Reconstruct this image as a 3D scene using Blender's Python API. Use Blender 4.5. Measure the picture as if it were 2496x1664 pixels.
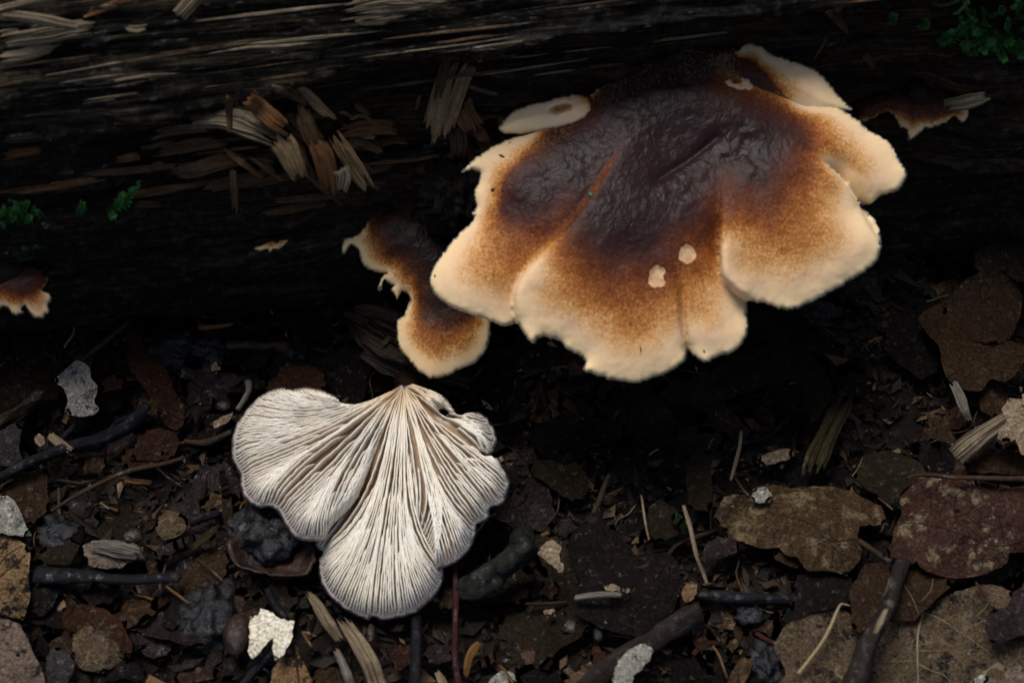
import bpy, math, random
import numpy as np
from mathutils import Vector, Matrix
from mathutils.geometry import delaunay_2d_cdt

# ------------------------------------------------------------------ scene reset
for o in list(bpy.data.objects):
    bpy.data.objects.remove(o)
scene = bpy.context.scene
col = scene.collection
R = math.radians
CM = 0.01                                   # everything below is laid out in centimetres

# ------------------------------------------------------------------ camera
DEP = R(50.0)                               # looks down at the foot of the log
DIST = 45.0
TGT = np.array([0.0, 0.0, 0.5])
CAM = TGT + DIST * np.array([0, -math.cos(DEP), math.sin(DEP)])
FPX = 1248.0 / math.tan(R(15.0))            # focal length in photo pixels (2496 wide)
cam_data = bpy.data.cameras.new('camera')
cam = bpy.data.objects.new('camera', cam_data)
col.objects.link(cam)
cam.location = CAM * CM
cam.rotation_euler = (R(90) - DEP, 0, 0)
cam_data.sensor_width = 36.0
cam_data.lens = 36.0 * FPX / 2496.0
cam_data.clip_start = 0.01
cam_data.clip_end = 400.0
cam_data.dof.use_dof = True
cam_data.dof.focus_distance = 0.445
cam_data.dof.aperture_fstop = 20.0
scene.camera = cam

# ------------------------------------------------------------------ sky and soft sun
SUN_EL, SUN_ROT = R(74.0), R(-50.0)          # high, from the left and a little behind the log
world = bpy.data.worlds.new('World')
scene.world = world
world.use_nodes = True
wn = world.node_tree
wn.nodes.clear()
w_out = wn.nodes.new('ShaderNodeOutputWorld')
w_bg = wn.nodes.new('ShaderNodeBackground')
w_sky = wn.nodes.new('ShaderNodeTexSky')
w_sky.sky_type = 'NISHITA'
w_sky.sun_disc = False
w_sky.sun_elevation = SUN_EL
w_sky.sun_rotation = SUN_ROT
w_sky.dust_density = 3.0
w_sky.ozone_density = 1.0
w_bg.inputs[1].default_value = 0.06
wn.links.new(w_sky.outputs[0], w_bg.inputs[0])
wn.links.new(w_bg.outputs[0], w_out.inputs[0])

sun_data = bpy.data.lights.new('sun', 'SUN')
sun_data.energy = 1.5
sun_data.angle = R(28.0)
sun_data.color = (1.0, 0.99, 0.965)
sun = bpy.data.objects.new('sun', sun_data)
col.objects.link(sun)
sdir = Vector((math.sin(SUN_ROT) * math.cos(SUN_EL), math.cos(SUN_ROT) * math.cos(SUN_EL), math.sin(SUN_EL)))
sun.rotation_euler = sdir.to_track_quat('Z', 'Y').to_euler()
sun.location = sdir * 3.0

scene.view_settings.view_transform = 'Standard'
scene.view_settings.look = 'None'
scene.view_settings.exposure = 1.0
scene.view_settings.gamma = 1.0
scene.view_settings.use_curve_mapping = False
scene.render.engine = 'CYCLES'
scene.render.resolution_x, scene.render.resolution_y = 1024, 682

rng = np.random.default_rng(7)
random.seed(7)

# ------------------------------------------------------------------ noise (numpy value noise)
def _hash(ix, iy, iz, seed):
    seed = int(seed) % 4096
    h = (ix * 374761393 + iy * 668265263 + iz * 2147483647 + ((seed * 1274126177) & 0xFFFFFFFF)) & 0xFFFFFFFF
    h = ((h ^ (h >> 13)) * 1274126177) & 0xFFFFFFFF
    h = ((h ^ (h >> 16)) * 2246822519) & 0xFFFFFFFF
    return ((h ^ (h >> 15)) & 0xFFFFFF) / float(0xFFFFFF)

def vn(x, y, z=0.0, seed=0):
    x, y, z = np.broadcast_arrays(np.asarray(x, float), np.asarray(y, float), np.asarray(z, float))
    fx, fy, fz = np.floor(x), np.floor(y), np.floor(z)
    ix, iy, iz = fx.astype(np.int64), fy.astype(np.int64), fz.astype(np.int64)
    tx, ty, tz = x - fx, y - fy, z - fz
    tx, ty, tz = [t * t * t * (t * (t * 6 - 15) + 10) for t in (tx, ty, tz)]
    r = 0
    for dx in (0, 1):
        for dy in (0, 1):
            for dz in (0, 1):
                w = (tx if dx else 1 - tx) * (ty if dy else 1 - ty) * (tz if dz else 1 - tz)
                r = r + w * _hash(ix + dx, iy + dy, iz + dz, seed)
    return r * 2 - 1

def fbm(x, y, z=0.0, oct=4, seed=0, gain=0.5):
    a, s, f = 1.0, 0.0, 1.0
    for o in range(oct):
        s = s + a * vn(np.asarray(x) * f + o * 17.3, np.asarray(y) * f - o * 9.1, np.asarray(z) * f, seed + o)
        a *= gain
        f *= 2.03
    return s

def sstep(a, b, x):
    t = np.clip((np.asarray(x, float) - a) / (b - a), 0, 1)
    return t * t * (3 - 2 * t)

# ------------------------------------------------------------------ photo pixel -> ray
FWD = np.array([0, math.cos(DEP), -math.sin(DEP)])
UP = np.array([0, math.sin(DEP), math.cos(DEP)])
def ray(p):
    p = np.atleast_2d(np.asarray(p, float))
    u, v = p[:, 0], p[:, 1]
    return np.array([1.0, 0, 0])[None] * ((u - 1248) / FPX)[:, None] - UP[None] * ((v - 832) / FPX)[:, None] + FWD[None]

CROPS = {'A': (0, 0, 832 / 2330), 'B': (832, 0, 832 / 2330), 'C': (1664, 0, 832 / 2330),
         'D': (0, 540, 832 / 2289), 'E': (832, 540, 832 / 2289), 'F': (1664, 540, 832 / 2289),
         'G': (0, 1100, 832 / 2313), 'H': (832, 1100, 832 / 2313), 'I': (1664, 1100, 832 / 2313),
         'J': (540, 920, 720 / 1821), 'K': (1040, 80, 1200 / 2138), 'S': (0, 0, 1.0)}
def px(c, pts):
    ox, oy, k = CROPS[c]
    return np.asarray(pts, float) * k + np.array([ox, oy])

# ------------------------------------------------------------------ large shapes: ground and log as functions
def ground_low(x, y):
    return 0.30 * vn(np.asarray(x) / 4.2 + 3.1, np.asarray(y) / 4.2 + 7.7, 0, 11) + 0.12 * vn(np.asarray(x) / 1.9, np.asarray(y) / 1.9, 0, 12)

def ground_fine(x, y):
    return ground_low(x, y) + 0.16 * fbm(np.asarray(x) / 0.8, np.asarray(y) / 0.8, 0, 4, 21) - 0.1

YAW = R(7.0)
LOGC = np.array([0, 9.7, 5.0])
LOGR = 9.0
AX = np.array([math.cos(YAW), math.sin(YAW), 0])
AN = np.array([-math.sin(YAW), math.cos(YAW), 0])
def log_coords(P):
    q = P - LOGC
    s = q @ AX
    w = q @ AN
    z = q[:, 2]
    return s, np.arctan2(z, -w), np.hypot(w, z)

# the lower edge of the overhanging plank, traced in the photograph and met with the plain cylinder
_lu = np.array([(-200, 345), (0, 330), (300, 295), (560, 235), (830, 165), (1160, 108), (1400, 62), (1700, 28), (2000, 5), (2500, -30), (2900, -60)], float)
_ld = ray(_lu)
_o = CAM - LOGC
_pw, _pz = _o @ AN, _o[2]
_dw, _dzr = _ld @ AN, _ld[:, 2]
_qa = _dw ** 2 + _dzr ** 2; _qb = 2 * (_pw * _dw + _pz * _dzr); _qc = _pw ** 2 + _pz ** 2 - LOGR ** 2
_lt = (-_qb - np.sqrt(np.maximum(0, _qb ** 2 - 4 * _qa * _qc))) / (2 * _qa)
_ls, _lp, _ = log_coords(CAM + _ld * _lt[:, None])
def log_ledge(s):
    return np.interp(s, _ls, _lp) + R(.8) * vn(s / 1.5, 0.3, 0, 5) + R(.5) * vn(s / .5, 2.3, 0, 6)

def log_r_low(s, ph):
    led = log_ledge(s)
    rec = sstep(-6.5, -3.0, s) * (1.25 + 0.4 * vn(s / 2.5, 0, 0, 31))
    below = sstep(0.0, R(-4.0), ph - led)                       # 1 under the overhanging plank
    back = 1 - sstep(R(-14), R(-42), ph - led) * 0.75
    return LOGR + 0.35 * vn(s / 6.0, ph * 3.0, 0, 33) + 0.25 * (1 - below) - rec * below * back - 0.25 * below * (1 - sstep(-6.5, -3.0, s))

def log_r(s, ph):
    arc = ph * LOGR
    f1 = 1 - np.abs(vn(s / 9.0, arc / 0.7, 0.0, 41))
    f2 = 1 - np.abs(vn(s / 3.2, arc / 0.30 + 0.35 * vn(s / 2.0, arc, 0, 48), 0.0, 42))
    f3 = vn(s / 1.1, arc / 0.11, 0.0, 43)
    f4 = vn(s / 0.35, arc / 0.05, 0.0, 44)
    chunk = sstep(0.05, 0.2, vn(s / 3.6, arc / 0.6, 1.3, 45)) * 0.22
    chunk2 = sstep(0.1, 0.2, vn(s / 1.5, arc / 0.33, 4.3, 46)) * 0.10
    return log_r_low(s, ph) + 0.24 * (f1 - .6) + 0.17 * (f2 - .6) + 0.07 * f3 + 0.035 * f4 + chunk + chunk2 - 0.1

def _march(p, fn):
    d = ray(p)
    t = np.full(len(d), 36.0)
    hit = np.full(len(d), 60.0)
    live = np.arange(len(d))
    step = .25
    k = 0
    while len(live) and k < 110:
        P = CAM + d[live] * t[live][:, None]
        s, ph, rho = log_coords(P)
        ins = rho < fn(s, ph)
        hit[live[ins]] = t[live[ins]]
        live = live[~ins]
        t[live] += step
        k += 1
    lo, hi = hit - step, hit.copy()
    for _ in range(5):
        m = (lo + hi) / 2
        s, ph, rho = log_coords(CAM + d * m[:, None])
        ins = rho < fn(s, ph)
        hi = np.where(ins, m, hi); lo = np.where(ins, lo, m)
    return hi

_GU, _GV = np.arange(-400, 2901, 12.0), np.arange(-400, 1001, 12.0)
_gg = np.stack(np.meshgrid(_GU, _GV), -1).reshape(-1, 2)
_DEPTH = _march(_gg, log_r_low).reshape(len(_GV), len(_GU))
def on_log(p, out=0.0):
    """where the ray through a photo pixel meets the log, pulled out towards the viewer by out"""
    p = np.atleast_2d(np.asarray(p, float))
    d = ray(p)
    fu = np.clip((p[:, 0] - _GU[0]) / 12.0, 0, len(_GU) - 1.001); fv = np.clip((p[:, 1] - _GV[0]) / 12.0, 0, len(_GV) - 1.001)
    iu, iv = fu.astype(int), fv.astype(int); a, b = fu - iu, fv - iv
    hit = (_DEPTH[iv, iu] * (1 - a) + _DEPTH[iv, iu + 1] * a) * (1 - b) + (_DEPTH[iv + 1, iu] * (1 - a) + _DEPTH[iv + 1, iu + 1] * a) * b
    return CAM + d * (hit - np.asarray(out))[:, None]

def on_ground(p, dz=0.0):
    d = ray(p)
    z = np.zeros(len(d))
    for _ in range(6):
        t = (z - CAM[2]) / d[:, 2]
        P = CAM + d * t[:, None]
        z = ground_low(P[:, 0], P[:, 1]) + dz
    t = (z - CAM[2]) / d[:, 2]
    return CAM + d * t[:, None]

def on_plane(p, O, n, h):
    d = ray(p)
    t = (np.asarray(h) + O @ n - CAM @ n) / (d @ n)
    return CAM + d * t[:, None]

# ------------------------------------------------------------------ 2D helpers
def catmull(pts, step, closed=False):
    pts = np.asarray(pts, float)
    n = len(pts)
    out = []
    rngi = range(n if closed else n - 1)
    for i in rngi:
        if closed:
            p0, p1, p2, p3 = pts[(i - 1) % n], pts[i], pts[(i + 1) % n], pts[(i + 2) % n]
        else:
            p0, p1, p2, p3 = pts[max(i - 1, 0)], pts[i], pts[i + 1], pts[min(i + 2, n - 1)]
        m = max(1, int(round(np.linalg.norm(p2 - p1) / step)))
        for k in range(m):
            t = k / m
            out.append(0.5 * ((2 * p1) + (-p0 + p2) * t + (2 * p0 - 5 * p1 + 4 * p2 - p3) * t * t + (-p0 + 3 * p1 - 3 * p2 + p3) * t ** 3))
    if not closed:
        out.append(pts[-1])
    return np.array(out)

def jag(poly, amp, scale, seed, closed=True, fine=0.0):
    """push a resampled outline in and out so its edge is uneven"""
    nx = np.roll(poly, -1, 0) - np.roll(poly, 1, 0)
    if not closed:
        nx[0] = poly[1] - poly[0]; nx[-1] = poly[-1] - poly[-2]
    nrm = np.stack([nx[:, 1], -nx[:, 0]], 1)
    nrm /= np.linalg.norm(nrm, axis=1)[:, None] + 1e-9
    L = np.arange(len(poly)) * 1.0
    a = vn(poly[:, 0] / scale, poly[:, 1] / scale, 0, seed) + 0.6 * vn(poly[:, 0] / scale * 2.7, poly[:, 1] / scale * 2.7, 0, seed + 1)
    if fine: a = a + fine / max(amp, .1) * vn(poly[:, 0] / 5.0, poly[:, 1] / 5.0, 0, seed + 5)
    return poly + nrm * (a * amp)[:, None]

def pdist(p, poly, closed=True):
    """distance to a polyline, signed side, and where along it (0..1)"""
    a = poly if closed else poly[:-1]
    b = np.roll(poly, -1, 0) if closed else poly[1:]
    best = np.full(len(p), 1e9); side = np.zeros(len(p)); par = np.zeros(len(p))
    ab = b - a
    L2 = (ab ** 2).sum(1) + 1e-12
    m = len(a)
    for i in range(m):
        ap = p - a[i]
        t = np.clip((ap @ ab[i]) / L2[i], 0, 1)
        q = ap - t[:, None] * ab[i]
        d = np.sqrt((q ** 2).sum(1))
        k = d < best
        best[k] = d[k]
        side[k] = (ab[i, 0] * ap[k, 1] - ab[i, 1] * ap[k, 0])
        par[k] = (i + t[k]) / m
    return best, np.sign(side), par

def inside(p, poly):
    x, y = p[:, 0], p[:, 1]
    c = np.zeros(len(p), bool)
    j = len(poly) - 1
    for i in range(len(poly)):
        xi, yi = poly[i]; xj, yj = poly[j]
        k = ((yi > y) != (yj > y)) & (x < (xj - xi) * (y - yi) / (yj - yi + 1e-12) + xi)
        c ^= k
        j = i
    return c

def triangulate(outline, step, holes=(), lines=(), seed=0):
    r = np.random.default_rng(seed)
    lo, hi = outline.min(0), outline.max(0)
    xs = np.arange(lo[0], hi[0], step); ys = np.arange(lo[1], hi[1], step * 0.866)
    g = np.array([(x + (step / 2 if j % 2 else 0), y) for j, y in enumerate(ys) for x in xs])
    g = g + r.uniform(-.22, .22, g.shape) * step
    k = inside(g, outline)
    g = g[k]
    if len(g):
        d, _, _ = pdist(g, outline)
        k = d > step * 0.55
        for h in holes:
            dh, _, _ = pdist(g, h)
            k &= (~inside(g, h)) & (dh > step * .55)
        for l in lines:
            dl, _, _ = pdist(g, l, False)
            k &= dl > step * .5
        g = g[k]
    verts = [Vector(p) for p in outline]
    edges = [(i, (i + 1) % len(outline)) for i in range(len(outline))]
    for h in holes:
        b = len(verts)
        verts += [Vector(p) for p in h]
        edges += [(b + i, b + (i + 1) % len(h)) for i in range(len(h))]
    for l in lines:
        b = len(verts)
        verts += [Vector(p) for p in l]
        edges += [(b + i, b + i + 1) for i in range(len(l) - 1)]
    verts += [Vector(p) for p in g]
    vo, eo, fo, _, _, _ = delaunay_2d_cdt(verts, edges, [], 0, 1e-4)
    V = np.array([(v.x, v.y) for v in vo])
    F = np.array([f for f in fo if len(f) == 3])
    c = V[F].mean(1)
    k = inside(c, outline)
    for h in holes:
        k &= ~inside(c, h)
    F = F[k]
    # orient counter-clockwise as seen in the picture (y down): make normals face the viewer
    a, b, c3 = V[F[:, 0]], V[F[:, 1]], V[F[:, 2]]
    cr = (b[:, 0] - a[:, 0]) * (c3[:, 1] - a[:, 1]) - (b[:, 1] - a[:, 1]) * (c3[:, 0] - a[:, 0])
    F[cr > 0] = F[cr > 0][:, ::-1]
    used = np.unique(F)
    remap = -np.ones(len(V), int); remap[used] = np.arange(len(used))
    return V[used], remap[F]

# ------------------------------------------------------------------ objects
ORI = {}
def mesh_data(name, V, F, attrs=None, smooth=True, sharp=None):
    me = bpy.data.meshes.new(name)
    me.from_pydata([tuple(v) for v in V], [], [tuple(int(i) for i in f) for f in F])
    if attrs:
        for k, a in attrs.items():
            a = np.asarray(a, np.float32)
            if a.ndim == 1:
                at = me.attributes.new(k, 'FLOAT', 'POINT'); at.data.foreach_set('value', a)
            else:
                at = me.attributes.new(k, 'FLOAT_VECTOR', 'POINT'); at.data.foreach_set('vector', a.ravel())
    me.polygons.foreach_set('use_smooth', [smooth] * len(me.polygons))
    me.update()
    if sharp: me.set_sharp_from_angle(angle=R(sharp))
    return me

def mk(name, V, F, mat, parent=None, attrs=None, smooth=True, origin=None, sharp=None):
    """one mesh object from vertices in world centimetres; the origin sits at its foot"""
    V = np.asarray(V, float)
    if origin is None:
        origin = V.mean(0).copy(); origin[2] = V[:, 2].min()
    me = mesh_data(name, (V - origin) * CM, F, attrs, smooth, sharp)
    if mat: me.materials.append(mat)
    o = bpy.data.objects.new(name, me)
    col.objects.link(o)
    ORI[o.name] = origin
    if parent is not None:
        o.parent = parent
        o.location = (origin - ORI[parent.name]) * CM
    else:
        o.location = origin * CM
    return o

def empty(name, origin):
    o = bpy.data.objects.new(name, None)
    o.empty_display_size = 0.01
    col.objects.link(o)
    ORI[o.name] = np.asarray(origin, float)
    o.location = np.asarray(origin, float) * CM
    return o

def tag(o, label, cat, group=None, kind=None):
    if label: o['label'] = label
    if cat: o['category'] = cat
    if group: o['group'] = group
    if kind: o['kind'] = kind
    return o

# ------------------------------------------------------------------ materials
def new_mat(name):
    m = bpy.data.materials.new(name)
    m.use_nodes = True
    nt = m.node_tree
    nt.nodes.clear()
    out = nt.nodes.new('ShaderNodeOutputMaterial')
    b = nt.nodes.new('ShaderNodeBsdfPrincipled')
    nt.links.new(b.outputs[0], out.inputs[0])
    return m, nt, b

class NT:
    """small helper for wiring nodes"""
    def __init__(s, nt): s.nt = nt
    def n(s, t, **kw):
        x = s.nt.nodes.new(t)
        for k, v in kw.items(): setattr(x, k, v)
        return x
    def set(s, sock, v):
        if isinstance(v, bpy.types.NodeSocket): s.nt.links.new(v, sock)
        else: sock.default_value = v
    def noise(s, vec, scale, detail=4, rough=.55, dist=0.0):
        x = s.n('ShaderNodeTexNoise')
        s.set(x.inputs['Vector'], vec)
        x.inputs['Scale'].default_value = scale; x.inputs['Detail'].default_value = detail
        x.inputs['Roughness'].default_value = rough; x.inputs['Distortion'].default_value = dist
        return x.outputs['Fac']
    def vor(s, vec, scale, feature='DISTANCE_TO_EDGE'):
        x = s.n('ShaderNodeTexVoronoi', feature=feature)
        s.set(x.inputs['Vector'], vec); x.inputs['Scale'].default_value = scale
        return x.outputs['Distance']
    def ramp(s, fac, stops, interp='LINEAR'):
        x = s.n('ShaderNodeValToRGB')
        s.set(x.inputs[0], fac)
        x.color_ramp.interpolation = interp
        e = x.color_ramp.elements
        while len(e) < len(stops): e.new(0.5)
        for i, (p, c) in enumerate(stops):
            e[i].position = p
            e[i].color = (c, c, c, 1) if isinstance(c, (int, float)) else (*c, 1)
        return x.outputs[0]
    def math(s, op, a, b=0.0, clamp=False):
        x = s.n('ShaderNodeMath', operation=op, use_clamp=clamp)
        s.set(x.inputs[0], a); s.set(x.inputs[1], b)
        return x.outputs[0]
    def mix(s, fac, a, b, mode='MIX'):
        x = s.n('ShaderNodeMix', data_type='RGBA', blend_type=mode)
        s.set(x.inputs[0], fac)
        s.set(x.inputs[6], a if isinstance(a, bpy.types.NodeSocket) else (*a, 1))
        s.set(x.inputs[7], b if isinstance(b, bpy.types.NodeSocket) else (*b, 1))
        return x.outputs[2]
    def attr(s, name, vec=False):
        x = s.n('ShaderNodeAttribute', attribute_name=name)
        return x.outputs['Vector'] if vec else x.outputs['Fac']
    def obj(s):
        return s.n('ShaderNodeTexCoord').outputs['Object']
    def rnd(s):
        return s.n('ShaderNodeObjectInfo').outputs['Random']
    def scale(s, vec, v):
        x = s.n('ShaderNodeVectorMath', operation='MULTIPLY')
        s.set(x.inputs[0], vec); x.inputs[1].default_value = v
        return x.outputs[0]
    def bump(s, h, strength, dist, normal=None):
        x = s.n('ShaderNodeBump')
        x.inputs['Strength'].default_value = strength; x.inputs['Distance'].default_value = dist
        s.set(x.inputs['Height'], h)
        if normal is not None: s.set(x.inputs['Normal'], normal)
        return x.outputs[0]

def leaf_mat(name, c1, c2, c3=None, spot=0.62, spot_scale=260, vein=None, vein_amt=0.0, vscale=230, rough=0.5, bumpd=0.0008, grain=180, spec=0.2, tone=.31):
    c1, c2, c3, vein = [tuple(x * tone for x in c) if c else None for c in (c1, c2, c3, vein)]
    m, nt, b = new_mat(name); N = NT(nt)
    v = N.obj()
    f = N.noise(v, grain, 6, .6, .4)
    f = N.ramp(f, [(.30, 0.0), (.70, 1.0)])
    c = N.mix(f, c1, c2)
    big = N.noise(v, 70, 3, .5)
    c = N.mix(N.ramp(big, [(.42, 0.0), (.75, .5)]), c, tuple(x * .35 for x in c1))
    if c3:
        s = N.noise(v, spot_scale, 5, .65, .3)
        c = N.mix(N.ramp(s, [(spot - .03, 0.0), (spot + .05, 1.0)]), c, c3)
    sp = N.noise(v, 1000, 4, .7)
    c = N.mix(N.ramp(sp, [(.56, 0.0), (.70, .75)]), c, tuple(min(.8, x * 1.9 + .002) for x in c2))
    fine = N.noise(v, 1500, 3, .6)
    c = N.mix(.8, c, N.ramp(fine, [(.32, .18), (.62, 1.15)]), 'MULTIPLY')
    h = N.math('ADD', N.math('MULTIPLY', f, .6), N.math('MULTIPLY', fine, .35))
    if vein:
        wob = N.n('ShaderNodeVectorMath', operation='ADD')
        nn = N.n('ShaderNodeTexNoise'); nn.inputs['Scale'].default_value = 180
        nt.links.new(v, nn.inputs['Vector'])
        sc = N.scale(nn.outputs['Color'], (.0022, .0022, .0022))
        nt.links.new(v, wob.inputs[0]); nt.links.new(sc, wob.inputs[1])
        e1 = N.ramp(N.vor(wob.outputs[0], vscale), [(0.0, 1.0), (.018, 0.0)])
        e2 = N.ramp(N.vor(wob.outputs[0], vscale * 2.7), [(0.0, .4), (.03, 0.0)])
        e = N.math('MAXIMUM', e1, e2)
        e = N.math('MULTIPLY', e, N.ramp(N.noise(v, 120, 2), [(.35, .1), (.6, 1.0)]))
        c = N.mix(N.math('MULTIPLY', e, vein_amt), c, vein)
        h = N.math('ADD', h, N.math('MULTIPLY', e, .4))
    nt.links.new(c, b.inputs['Base Color'])
    wet = N.noise(v, 620, 5, .7)                                   # beads and films of water
    nt.links.new(N.ramp(wet, [(.56, min(1, rough + .2)), (.72, .25)]), b.inputs['Roughness'])
    nt.links.new(N.ramp(wet, [(.58, .05), (.74, min(1.0, spec * 3.2))]), b.inputs['Specular IOR Level'])
    nt.links.new(N.bump(h, .9, bumpd), b.inputs['Normal'])
    return m

def wood_mat(name, c1, c2, c3=None, rough=.6, along=1.2, across=22, bumpd=.0005, patch=.6, spec=.2, dark=None, tone=.58):
    """c1/c2 streaks along the grain (attribute tc = along, across, random; in cm)"""
    c1, c2, c3 = [tuple(x * tone for x in c) if c else None for c in (c1, c2, c3)]
    m, nt, b = new_mat(name); N = NT(nt)
    tc = N.attr('tc', True)
    g = N.noise(N.scale(tc, (along, across, 1)), 1.0, 5, .65, .3)
    c = N.mix(N.ramp(g, [(.32, 0.0), (.66, 1.0)]), c1, c2)
    v = N.obj()
    p = N.noise(v, 110, 4, .6)
    if c3:
        c = N.mix(N.ramp(p, [(patch - .06, 0.0), (patch + .08, 1.0)]), c, c3)
    if dark:
        q = N.noise(N.scale(tc, (.5, 3.0, 1)), 1.0, 4, .6)
        c = N.mix(N.ramp(q, [(.45, 0.0), (.62, 1.0)]), c, dark)
    fine = N.noise(v, 1300, 3, .6)
    c = N.mix(.5, c, N.ramp(fine, [(.25, .3), (.7, 1.0)]), 'MULTIPLY')
    nt.links.new(c, b.inputs['Base Color'])
    wet = N.noise(v, 420, 4, .65)
    nt.links.new(N.ramp(wet, [(.5, min(1, rough + .2)), (.66, .25)]), b.inputs['Roughness'])
    nt.links.new(N.ramp(wet, [(.52, .06), (.68, min(1.0, spec * 2.2))]), b.inputs['Specular IOR Level'])
    h = N.math('ADD', g, N.math('MULTIPLY', fine, .3))
    nt.links.new(N.bump(h, .9, bumpd), b.inputs['Normal'])
    return m

# ------------------------------------------------------------------ ground
def spread(lo, hi, step, far, k=1.35):
    mid = list(np.arange(lo, hi + step / 2, step))
    a, d = [], step
    x = mid[0]
    while x > -far:
        d *= k; x -= d; a.append(x)
    b, d = [], step
    x = mid[-1]
    while x < far:
        d *= k; x += d; b.append(x)
    return np.array(a[::-1] + mid + b)

gx, gy = spread(-15, 15, .13, 15000), spread(-11, 6.5, .13, 15000)
GX, GY = np.meshgrid(gx, gy)
GZ = ground_fine(GX, GY)
GZ = GZ * np.exp(-np.maximum(0, np.hypot(GX, GY) - 30) / 60)
Vg = np.stack([GX.ravel(), GY.ravel(), GZ.ravel()], 1)
nx_, ny_ = len(gx), len(gy)
ii = np.arange(nx_ - 1)[None] + nx_ * np.arange(ny_ - 1)[:, None]
Fg = np.stack([ii, ii + 1, ii + nx_ + 1, ii + nx_], -1).reshape(-1, 4)
m_soil, nt, b = new_mat('wet_soil'); N = NT(nt)
v = N.obj()
n1 = N.noise(v, 160, 6, .65)
c = N.ramp(n1, [(.3, (.003, .002, .0016)), (.55, (.011, .0065, .004)), (.72, (.03, .017, .010))])
nt.links.new(c, b.inputs['Base Color'])
nt.links.new(N.ramp(N.noise(v, 400, 3), [(.35, .3), (.65, .8)]), b.inputs['Roughness'])
nt.links.new(N.bump(N.noise(v, 700, 6, .7), 1.0, .0012), b.inputs['Normal'])
ground = mk('ground', Vg, Fg, m_soil, origin=np.zeros(3))
b.inputs['Specular IOR Level'].default_value = .15
tag(ground, 'dark damp forest soil under the leaf litter', 'ground', kind='structure')

# ------------------------------------------------------------------ fallen log
ls = spread(-15.5, 15.5, .085, 70, 1.5)
phf = np.arange(-62, 42.01, .38)
ph = np.radians(np.concatenate([phf, np.arange(47, 297, 7.0)]))
LS, LP = np.meshgrid(ls, ph)
LR = log_r(LS.ravel(), LP.ravel())
s_, p_ = LS.ravel(), LP.ravel()
Vl = LOGC + AX[None] * s_[:, None] - AN[None] * (LR * np.cos(p_))[:, None] + np.array([0, 0, 1.0])[None] * (LR * np.sin(p_))[:, None]
ns_, np_ = len(ls), len(ph)
jj = np.arange(np_)
ii = np.arange(ns_ - 1)
a_ = (jj[:, None] * ns_ + ii[None])
b_ = (((jj + 1) % np_)[:, None] * ns_ + ii[None])
Fl = [tuple(x) for x in np.stack([a_, a_ + 1, b_ + 1, b_], -1).reshape(-1, 4)]
Fl.append(tuple(int(k * ns_) for k in range(np_))); Fl.append(tuple(int(k * ns_ + ns_ - 1) for k in range(np_ - 1, -1, -1)))
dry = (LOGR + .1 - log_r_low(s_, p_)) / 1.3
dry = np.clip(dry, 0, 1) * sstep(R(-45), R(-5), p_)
tan_top = sstep(R(9), R(20), p_) * sstep(2.0, -7.0, s_) + .6 * sstep(R(20), R(27), p_) * sstep(3, 0, s_)

m_log, nt, b = new_mat('rotten_log_wood'); N = NT(nt)
tc = N.attr('tc', True); v = N.obj()
g = N.noise(N.scale(tc, (.45, 19, 1)), 1.0, 8, .75, .25)
c = N.ramp(g, [(.36, (.0022, .002, .002)), (.52, (.011, .009, .008)), (.62, (.030, .024, .020)), (.76, (.085, .071, .058))])
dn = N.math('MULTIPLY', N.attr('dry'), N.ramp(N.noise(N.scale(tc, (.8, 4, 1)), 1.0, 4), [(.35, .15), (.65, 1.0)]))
c = N.mix(N.math('MULTIPLY', dn, .8), c, N.ramp(g, [(.3, (.014, .007, .003)), (.52, (.075, .036, .013)), (.72, (.22, .12, .05))]))  # dry torn wood, colour also brightened to make up for sun missing the recess
tn = N.math('MULTIPLY', N.attr('tan'), N.ramp(N.noise(N.scale(tc, (.25, 3, 1)), 1.0, 4), [(.42, 0.0), (.6, 1.0)]))
c = N.mix(tn, c, N.ramp(g, [(.38, (.008, .006, .004)), (.53, (.045, .034, .018)), (.68, (.17, .13, .075))]))
c = N.mix(.5, c, N.ramp(N.noise(v, 900, 4, .6), [(.3, .25), (.65, 1.0)]), 'MULTIPLY')
nt.links.new(c, b.inputs['Base Color'])
wet = N.noise(v, 420, 5, .65)
nt.links.new(N.ramp(wet, [(.48, .8), (.64, .22)]), b.inputs['Roughness'])
nt.links.new(N.ramp(wet, [(.5, .05), (.68, .55)]), b.inputs['Specular IOR Level'])
hh = N.math('ADD', g, N.math('MULTIPLY', N.noise(N.scale(tc, (3, 30, 1)), 1.0, 4, .6), .5))
nt.links.new(N.bump(hh, 1.0, .0011), b.inputs['Normal'])
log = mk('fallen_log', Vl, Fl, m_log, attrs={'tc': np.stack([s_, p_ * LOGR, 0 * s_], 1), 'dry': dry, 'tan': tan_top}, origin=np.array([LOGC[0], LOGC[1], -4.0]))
tag(log, 'dark rotting log with splintered grain and mushrooms growing from its side', 'log')

# ------------------------------------------------------------------ tubes, splinters and sheets
def frames(P):
    T = np.gradient(P, axis=0)
    T /= np.linalg.norm(T, axis=1)[:, None] + 1e-9
    return T

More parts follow.
